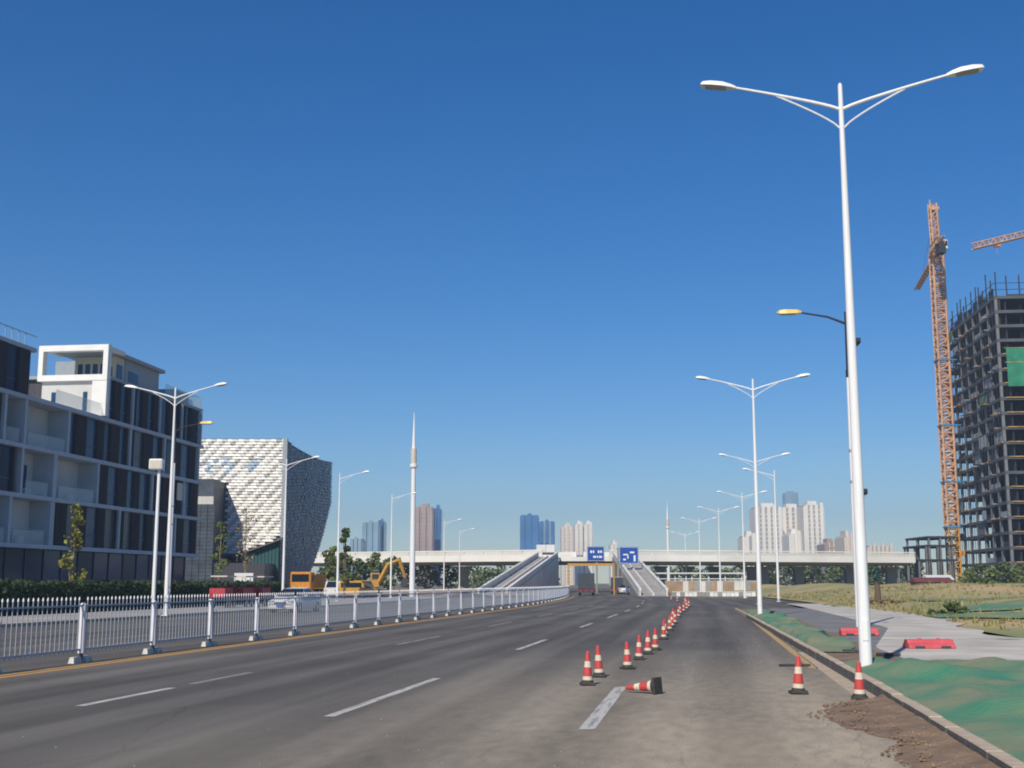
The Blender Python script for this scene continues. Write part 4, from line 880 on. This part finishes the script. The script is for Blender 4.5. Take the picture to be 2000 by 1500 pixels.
sign('blue direction sign with white marks, right of the two', 1210, 1248, 1068, 1101, 210, [(.74, .14, .84, .5), (.2, .5, .45, .58), (.42, .3, .48, .498), (.55, .62, .78, .72), (.2, .2, .34, .3)], 1208)
def hoarding(label, x0, x1, D, h, m, n, rail=None, base=0):
    X0, X1 = gx(x0, D), gx(x1, D); t = thing('site_fence', label, 'fence', (X0, D, base)); W = (X1 - X0) / n
    for i in range(n): B().box((i * W + .02, 0 if i % 2 else .03, .1), ((i + 1) * W - .02, .07 if i % 2 else .1, h)).build('panel', random.choice((m, m, rail or m, 'pier')), t)
    for i in range(n + 1): B().box((i * W - .06, .101, 0), (i * W + .06, .22, h + .1)).build('post', 'pier', t)
    B().box((0, -.03, h + .001), (X1 - X0, .09, h + .09)).build('top_rail', 'cwhitep', t)
hoarding('brown site hoarding below the right viaduct', 1300, 1478, 228, 2.1, 'brown', 16, 'via2')
hoarding('low white barrier fence at the end of the asphalt behind the cones', 1312, 1475, 156, .62, 'via', 20, 'cwhitep', .01)
t = thing('site_canopy', 'white framed open site canopy beneath the right viaduct', 'canopy', (gx(1285, 238), 238, 0))
for q in range(6): B().box((q * 3.2, 0, 0), (q * 3.2 + .18, .18, 3.5)).build('post', 'cwhitep', t)
B().box((-.3, -.6, 3.501), (16.6, 4, 3.75)).build('roof', 'cwhitep', t); B().box((-.05, -.05, 2.5), (16.3, -.005, 2.66)).build('rail', 'cwhitep', t)
b = B()
for i, (x, D, h, wd, m) in enumerate(((1790, 175, 1.7, 5, 'hutred'), (1815, 178, 1.8, 3.4, 'cwhitep'))): 
    X = gx(x, D); zb = fz(X - cx(D), D) - .1; t = thing('site_hut', ['low dark red site hut left of the crane foot', 'white roofed site hut beside the dark red one'][i], 'hut', (X, D, zb)); B().box((0, 0, 0), (wd, 3, h * .62)).build('wall', 'hutred' if i == 0 else 'brown', t)
    B().prism([(-.2, h * .621), (3.2, h * .621), (1.5, h)], 0, -.2, wd + .2).build('roof', m, t); B().box((.8, -.05, .1), (1.7, -.004, h * .55)).build('door', 'chrome', t)
o = B().bbox((-.9, -.04, 1.9 - 1.9 + .0), (.9, .04, .8), .02); t = thing('notice_board', 'blank white notice board on two posts in front of the tiled building', 'sign', (gx(476, 118), 118, 0)); q = o.build('board', 'cwhitep', t, (0, 0, hz(1136, 118)))
for s_ in (-.7, .7): B().box((s_ - .05, .045, 0), (s_ + .05, .12, hz(1122, 118))).build('post', 'darkm', t)

# ------------------------------------------------------------------ vehicles
def wheel(parent, x, y, r_, wd):
    o = B().tube([(x - wd / 2, y, r_), (x + wd / 2, y, r_)], r_, 18).build('wheel', 'tyre', parent); smooth_by_angle(o); B().tube([(x - wd / 2 - .01, y, r_), (x + wd / 2 + .01, y, r_)], r_ * .6, 12).build('rim', 'rim', o)
def sedan(label, X, Y, rz, m, z=.015, group='cars on the road'):
    t = thing('car', label, 'car', (X, Y, z), rz, group); W = .9                                     # front toward -y
    secs = [(-2.28, .35, .58, .72), (-2.2, .24, .68, .84), (-1.2, .2, .92, .9), (-.7, .2, .96, .9), (1.3, .2, .98, .9), (1.9, .22, 1.0, .88), (2.25, .3, .92, .82), (2.32, .4, .7, .76)]
    vs_ = []; 
    for y, z0, z1, w_ in secs: vs_ += [(-w_ + .06, y, z0), (-w_, y, z0 + .2), (-w_ - .0, y, z1 - .14), (-w_ + .1, y, z1), (w_ - .1, y, z1), (w_, y, z1 - .14), (w_, y, z0 + .2), (w_ - .06, y, z0)]
    n = len(secs); fs_ = [(i * 8 + k, i * 8 + (k + 1) % 8, i * 8 + 8 + (k + 1) % 8, i * 8 + 8 + k) for i in range(n - 1) for k in range(8)] + [tuple(range(8)), tuple(range((n - 1) * 8, n * 8))[::-1]]
    o = B().add(vs_, fs_).build('body', m, t); smooth_by_angle(o, 50)
    cab = [(-1.05, .93, .84), (-.35, 1.4, .64), (.6, 1.46, .64), (1.75, .97, .8)]; vs_ = []
    for y, z1, w_ in cab: vs_ += [(-w_, y, z1), (w_, y, z1)]
    low = [(-.84, -.95, .9), (.84, -.95, .9), (.82, 1.7, .9), (-.82, 1.7, .9)]
    b = B().add(vs_ + low, [(2, 3, 5, 4), (0, 2, 8), (2, 4, 11, 8), (4, 6, 11), (1, 9, 3), (3, 9, 10, 5), (5, 10, 7)]); b.build('roof_and_pillars', m, t)
    g_ = B().add([(-.74, -1.0, .975), (.74, -1.0, .975), (.58, -.42, 1.37), (-.58, -.42, 1.37)], [(0, 1, 2, 3)]); g_.build('windscreen', 'cglass', t, (0, -.012, .02))
    g_ = B().add([(-.7, 1.7, 1.0), (.7, 1.7, 1.0), (.56, .68, 1.42), (-.56, .68, 1.42)], [(3, 2, 1, 0)]); g_.build('rear_window', 'cglass', t, (0, .012, .02))
    for s_ in (-1, 1):
        B().add([(s_ * .835, -.75, .96), (s_ * .815, 1.35, .98), (s_ * .665, .6, 1.38), (s_ * .67, -.3, 1.35)], [(0, 1, 2, 3)]).build('side_window', 'cglass', t, (s_ * .012, 0, 0))
        B().bbox((s_ * .6 - .17, -2.3, .58), (s_ * .6 + .17, -2.1, .72), .04).build('headlight', 'lens', t); B().bbox((s_ * .62 - .15, 2.2, .72), (s_ * .62 + .15, 2.34, .86), .03).build('tail_light', 'tail', t); B().bbox((s_ * .98 - .08, -.75, .92), (s_ * .98 + .08, -.62, 1.04), .03).build('mirror', m, t)
        for y in (-1.42, 1.4): wheel(t, s_ * .8, y, .31, .22)
    B().bbox((-.4, -2.32, .5), (.4, -2.26, .64), .02).build('grille', 'chrome', t); B().box((-.22, -2.335, .37), (.22, -2.3, .49)).build('number_plate', 'sblue', t); B().box((-.22, 2.33, .5), (.22, 2.345, .62)).build('number_plate', 'sblue', t)
    return t
Yc = 76; sedan('white sedan driving toward us behind the median fence', gx(578, Yc), Yc, -.22, 'cwhitep')
sedan('light blue car far ahead at the foot of the right ramp', gx(1236, 190), 190, math.pi - .06, 'cblue'); sedan('small white car far ahead beside the light blue one', gx(1219, 200), 200, math.pi - .06, 'cwhitep')
def truck(label, X, Y, rz, m, W=2.3, H=2.6, L=5.5, cabm='cwhitep', top='cdark', z=.015):       # rear toward -y
    t = thing('truck', label, 'truck', (X, Y, z), rz, 'trucks on the road'); B().bbox((-W / 2, 0, .85), (W / 2, L, H + .4), .04).build('cargo_box', m, t); B().box((-W / 2 + .15, -.1, .55), (W / 2 - .15, L + 1.8, .84)).build('chassis', 'chrome', t)
    B().bbox((-W / 2 + .05, L + .2, .8), (W / 2 - .05, L + 1.9, 2.5), .08).build('cab', cabm, t); B().box((-W / 2 + .2, L + 1.9, 1.6), (W / 2 - .2, L + 1.93, 2.3)).build('windscreen', 'cglass', t)
    B().box((-.02, -.03, .9), (.02, -.002, H + .3)).build('door_seam', 'chrome', t); B().box((-W / 2, .05, H + .401), (W / 2, L - .05, H + .45)).build('roof_edge', top, t)
    for s_ in (-1, 1):
        B().box((s_ * .85 - .18, -.14, .6), (s_ * .85 + .18, -.101, .8)).build('tail_light', 'tail', t)
        for y in (.9, L + .9): wheel(t, s_ * (W / 2 - .2), y, .45, .28)
    B().box((-.28, -.14, .62), (.28, -.102, .78)).build('number_plate', 'tail', t); B().box((-W / 2 + .1, -.16, .4), (W / 2 - .1, -.1, .54)).build('bumper', 'chrome', t); return t
truck('dark box truck driving away toward the underpass', gx(1145, 178), 178, -.06, 'cdark', 2.35, 2.7)
truck('second dark truck with a pale top, right of the first truck', gx(1206, 205), 205, -.06, 'cdark', 2.0, 2.3, 4.5, top='cwhitep')
truck('white box van on the deck where the left ramp meets the viaduct', gx(1066, 246), 246, 0, 'cwhitep', 3.6, 2.0, 4.5, z=6.9)
def trike(label, X, Y, rz):
    t = thing('cargo_trike', label, 'tricycle', (X, Y, .145), rz, 'red cargo tricycles'); t.scale = (.7, .85, 1.22); B().box((-.75, 0, .55), (.75, 1.9, .62)).box((-.75, 0, .621), (-.7, 1.9, 1.05)).box((.7, 0, .621), (.75, 1.9, 1.05)).box((-.699, 0, .621), (.699, .05, 1.05)).box((-.699, 1.85, .621), (.699, 1.9, 1.05)).build('cargo_bed', 'cred2', t)
    B().tube([(0, 1.9, .55), (0, 2.6, .5), (0, 3.0, .95)], .06, 6).build('frame', 'chrome', t); B().bbox((-.4, 2.0, .62), (.4, 2.5, .8), .04).build('seat', 'chrome', t); B().bbox((-.35, 2.85, .5), (.35, 3.0, 1.2), .05).build('front_shield', 'cred2', t); B().tube([(-.4, 2.75, 1.2), (.4, 2.75, 1.2)], .03, 6).build('handlebar', 'chrome', t)
    B().box((-.8, .3, 1.65), (.8, 2.6, 1.72)).build('canopy', 'cream', t)
    for x in (-.7, .7):
        for y in (.4, 2.5): B().tube([(x, y, .62), (x, y, 1.65)], .025, 5).build('canopy_post', 'chrome', t)
    for x, y in ((-.62, .8), (.62, .8), (0, 3.05)): wheel(t, x, y, .28, .12)
    for s_ in (-.6, .6): B().box((s_ - .1, -.04, .65), (s_ + .1, -.002, .75)).build('tail_light', 'tail', t)
for i, (x, rz) in enumerate(((425, -.1), (462, -.2), (499, -.15))): trike(['leftmost red cargo tricycle parked before the hedge', 'middle red cargo tricycle of the three', 'rightmost red cargo tricycle near the lamp'][i], gx(x, 82 + 3 * i), 82 + 3 * i, rz)
def excavator(label, X, Y, rz, m, sc=1, base=0):
    t = thing('excavator', label, 'excavator', (X, Y, base), rz, 'yellow site machines'); t.scale = (sc,) * 3
    for y in (-1.05, 1.05): B().prism([(-1.7, .1), (-1.5, 0), (1.5, 0), (1.7, .1), (1.75, .5), (1.4, .8), (-1.4, .8), (-1.75, .5)], 1, y - .28, y + .28).build('track', 'tyre', t)
    B().box((-1, -.77, .4), (1, .77, .9)).build('undercarriage', 'chrome', t); B().bbox((-2, -1.3, .95), (1.3, 1.3, 1.9), .12).build('engine_house', m, t)
    B().bbox((.1, .2, 1.9), (1.4, 1.25, 2.9), .1).build('cab', m, t); B().box((1.39, .35, 2.1), (1.42, 1.1, 2.75)).build('cab_window', 'cglass', t); B().box((.3, .18, 2.1), (1.2, .199, 2.75)).build('cab_window', 'cglass', t)
    B().tube([(1.2, -.3, 1.6), (2.4, -.3, 4.0), (4.0, -.3, 4.6)], [.28, .3, .2], 4).build('boom', m, t); B().tube([(3.8, -.3, 4.9), (4.7, -.3, 2.2)], [.24, .16], 4).build('stick', m, t)
    B().prism([(4.5, 2.3), (5.1, 2.1), (5.0, 1.2), (4.3, 1.0), (4.0, 1.4)], 1, -.8, .2).build('bucket', 'chrome', t)
excavator('yellow excavator with raised boom on the bare soil left of the spire mast', gx(722, 165), 165, .1, 'yellow', 1, .2)
def dumper(label, X, Y, rz, m, sc=1):
    t = thing('dump_truck', label, 'truck', (X, Y, .05), rz, 'orange site machines'); t.scale = (sc,) * 3
    B().bbox((-1.15, -2.6, .7), (1.15, -1.0, 2.75), .12).build('cab', m, t); B().box((-.95, -2.63, 1.7), (.95, -2.601, 2.5)).build('windscreen', 'cglass', t); B().box((-.9, -2.65, .75), (.9, -2.61, 1.1)).build('grille', 'cwhitep', t)
    B().add([(-1.1, -.9, 1.0), (1.1, -.9, 1.0), (1.1, 3.2, 1.0), (-1.1, 3.2, 1.0), (-1.25, -1.0, 2.5), (1.25, -1.0, 2.5), (1.25, 3.5, 2.5), (-1.25, 3.5, 2.5)], [(3, 2, 1, 0), (0, 1, 5, 4), (1, 2, 6, 5), (2, 3, 7, 6), (3, 0, 4, 7), (4, 5, 6, 7)]).build('tipper_body', m, t); B().box((-.5, -2.4, .5), (.5, 3, .95)).build('chassis', 'chrome', t)
    for s_ in (-1, 1):
        B().box((s_ * .75 - .15, -2.66, .8), (s_ * .75 + .15, -2.651, 1.0)).build('headlight', 'lens', t); B().box((s_ * 1.155 - .002, -2.3, 1.7), (s_ * 1.155 + .002, -1.4, 2.45)).build('side_window', 'cglass', t)
        for y in (-1.8, 1.2, 2.4): wheel(t, s_ * .95, y, .48, .32)
dumper('orange dump truck parked beyond the sedan', gx(600, 150), 150, -.12, 'orange', 1.1)
def van(label, X, Y, rz, m):
    t = thing('van', label, 'van', (X, Y, .05), rz); b = B().prism([(-2.2, .35), (2.2, .35), (2.25, 1.6), (2.0, 1.95), (-1.2, 1.95), (-1.75, 1.2), (-2.25, 1.0)], 0, -.85, .85).build('body', m, t); B().add([(-.75, -1.79, 1.2), (.75, -1.79, 1.2), (.68, -1.25, 1.9), (-.68, -1.25, 1.9)], [(0, 1, 2, 3)]).build('windscreen', 'cglass', t, (0, -.02, .01))
    for s_ in (-1, 1):
        B().box((s_ * .86 - .003, -1.2, 1.2), (s_ * .86 + .003, 1.9, 1.75)).build('side_window', 'cglass', t); B().box((s_ * .62 - .15, -2.27, .75), (s_ * .62 + .15, -2.2, .92)).build('headlight', 'lens', t)
        for y in (-1.4, 1.4): wheel(t, s_ * .75, y, .32, .2)
    tag(t, label, 'van', 'vans by the soil heaps')
van('white van parked right of the orange dump truck', gx(657, 150), 150, -.15, 'cwhitep'); van('small yellow van close beside the orange dump truck', gx(630, 158), 158, -.1, 'yellow'); van('yellow flat van behind the fence left of the excavator', gx(700, 146), 146, 1.0, 'yellow')

# ------------------------------------------------------------------ distant towers
def tower(label, x0, x1, y0, D, m, m2, bays=3, depth=22, cap=True, floors=0, rows=None, cat='building', group='distant towers'):
    X0, X1, Zt = gx(x0, D), gx(x1, D), hz(y0, D); t = thing('tower_block', label, cat, (X0, D, 0), 0, group); W = X1 - X0
    B().box((0, 0, 0), (W, depth, Zt)).build('core', m2, t); bw = W / (bays * 2 + 1)
    for i in range(bays + 1):
        for dz in ((0,)): B().box((i * 2 * bw - .2, -1.1, 0), (i * 2 * bw + bw + .2, -.01, Zt + (1.5 if i % 2 else 0))).build('bay', m, t)
    B().box((-1.0, -.0, 0), (-.01, depth, Zt - 1)).build('side_bay', m, t); B().box((W + .01, 0, 0), (W + 1, depth, Zt - 1)).build('side_bay', m, t)
    if floors:
        nf = int(Zt / 3.2)
        for i in range(1, nf):
            b = B().box((-.05, -.5, i * 3.2 - .3), (W + .05, -.011, i * 3.2 + .3)); b.build('balcony_band', m, t)
    if cap: B().box((W * .25, depth * .2, Zt), (W * .75, depth * .7, Zt + 3)).build('roof_house', m, t)
    return t
tower('left white high rise of the apartment cluster behind the second lamp', 1481, 1530, 990, 900, 'tw', 'tg', 4, floors=1); tower('middle apartment high rise with grey bays', 1533, 1574, 991, 930, 'tw', 'tg', 3, floors=1); tower('right apartment high rise topped by a raised bay', 1577, 1612, 986, 900, 'tw', 'tg', 3, floors=1)
tower('shorter white slab in front of the middle high rise', 1547, 1566, 1041, 820, 'tw', 'tw', 1); tower('low white block left of the second lamp', 1458, 1478, 1046, 800, 'tw', 'tg', 1); tower('faint pale blue tower far behind the apartment cluster', 1540, 1564, 962, 2200, 'tblue2', 'tblue2', 2)
tower('low pinkish block right of the apartment cluster', 1616, 1637, 1060, 850, 'tpink', 'tw', 2, floors=1); tower('low bluish shed roofed block right of the pinkish one', 1640, 1664, 1064, 900, 'tblue2', 'tblue2', 1, cap=False); tower('small cream block just left of the yellow headed pole', 1656, 1668, 1046, 700, 'tb', 'tb', 1); tower('low beige row right of the nearest lamp', 1700, 1745, 1066, 800, 'tb', 'tg', 5, cap=False)
tower('tall blue glass tower left of the signs', 1018, 1051, 1006, 1150, 'tblue', 'tblue', 2, cap=False); tower('shorter blue glass tower beside the tall blue one', 1055, 1082, 1018, 1200, 'tblue', 'tblue2', 2, cap=False)
tower('leftmost beige tower behind the left sign', 1099, 1120, 1028, 1100, 'tb', 'tw', 2, floors=1); tower('slim cream tower just left of the left sign', 1126, 1138, 1023, 1150, 'tw', 'tb', 1, floors=1); tower('slim cream tower directly behind the left sign', 1144, 1157, 1023, 1150, 'tw', 'tb', 1, floors=1); tower('small cream tower between the two signs', 1196, 1205, 1062, 1000, 'tw', 'tb', 1)
tower('pinkish unfinished tower behind the spire mast', 811, 843, 990, 1000, 'tpink', 'tpink', 2, floors=1); tower('narrow blue tower right of the unfinished one', 848, 858, 992, 1050, 'tblue', 'tblue', 1); tower('pale blue glass tower left of the spire mast', 708, 737, 1020, 1000, 'tblue2', 'tblue2', 2, cap=False); tower('dark blue slim tower at the side of the pale blue one', 738, 746, 1016, 1020, 'tblue', 'tblue', 1, cap=False); tower('low blue grey block left of the pale blue tower', 684, 704, 1052, 950, 'tblue2', 'tg', 2, cap=False)
for i, (x, y, D, s_) in enumerate(()):
    X, Zc = gx(x, D), hz(978, D); t = thing('distant_crane', 'thin distant crane above the unfinished tower', 'crane', (X - 14, D + 5, 0)); b = B(); lattice(b, (0, 0, 0), (0, 0, Zc), 1.6, 20, .15); b.build('mast', 'crane', t); b = B(); lattice(b, (-8, 0, Zc), (22, 0, Zc + 2), 1.3, 14, .12); b.build('jib', 'crane', t)

# ------------------------------------------------------------------ haze
o = B().box((-1100, -60, -2), (1300, 2400, 135)).build('haze', 'wpaint'); o.data.materials.clear()
hm = bpy.data.materials.new('haze air'); hm.use_nodes = True; n = hm.node_tree.nodes; n.remove(n['Principled BSDF']); pvn = n.new('ShaderNodeVolumePrincipled')
pvn.inputs['Color'].default_value = (.62, .8, 1, 1); pvn.inputs['Density'].default_value = .00038; pvn.inputs['Anisotropy'].default_value = .1
hm.node_tree.links.new(pvn.outputs[0], n['Material Output'].inputs['Volume']); o.data.materials.append(hm); stuff(o); tag(o, 'thin pale blue haze filling the air over the whole scene', 'haze')
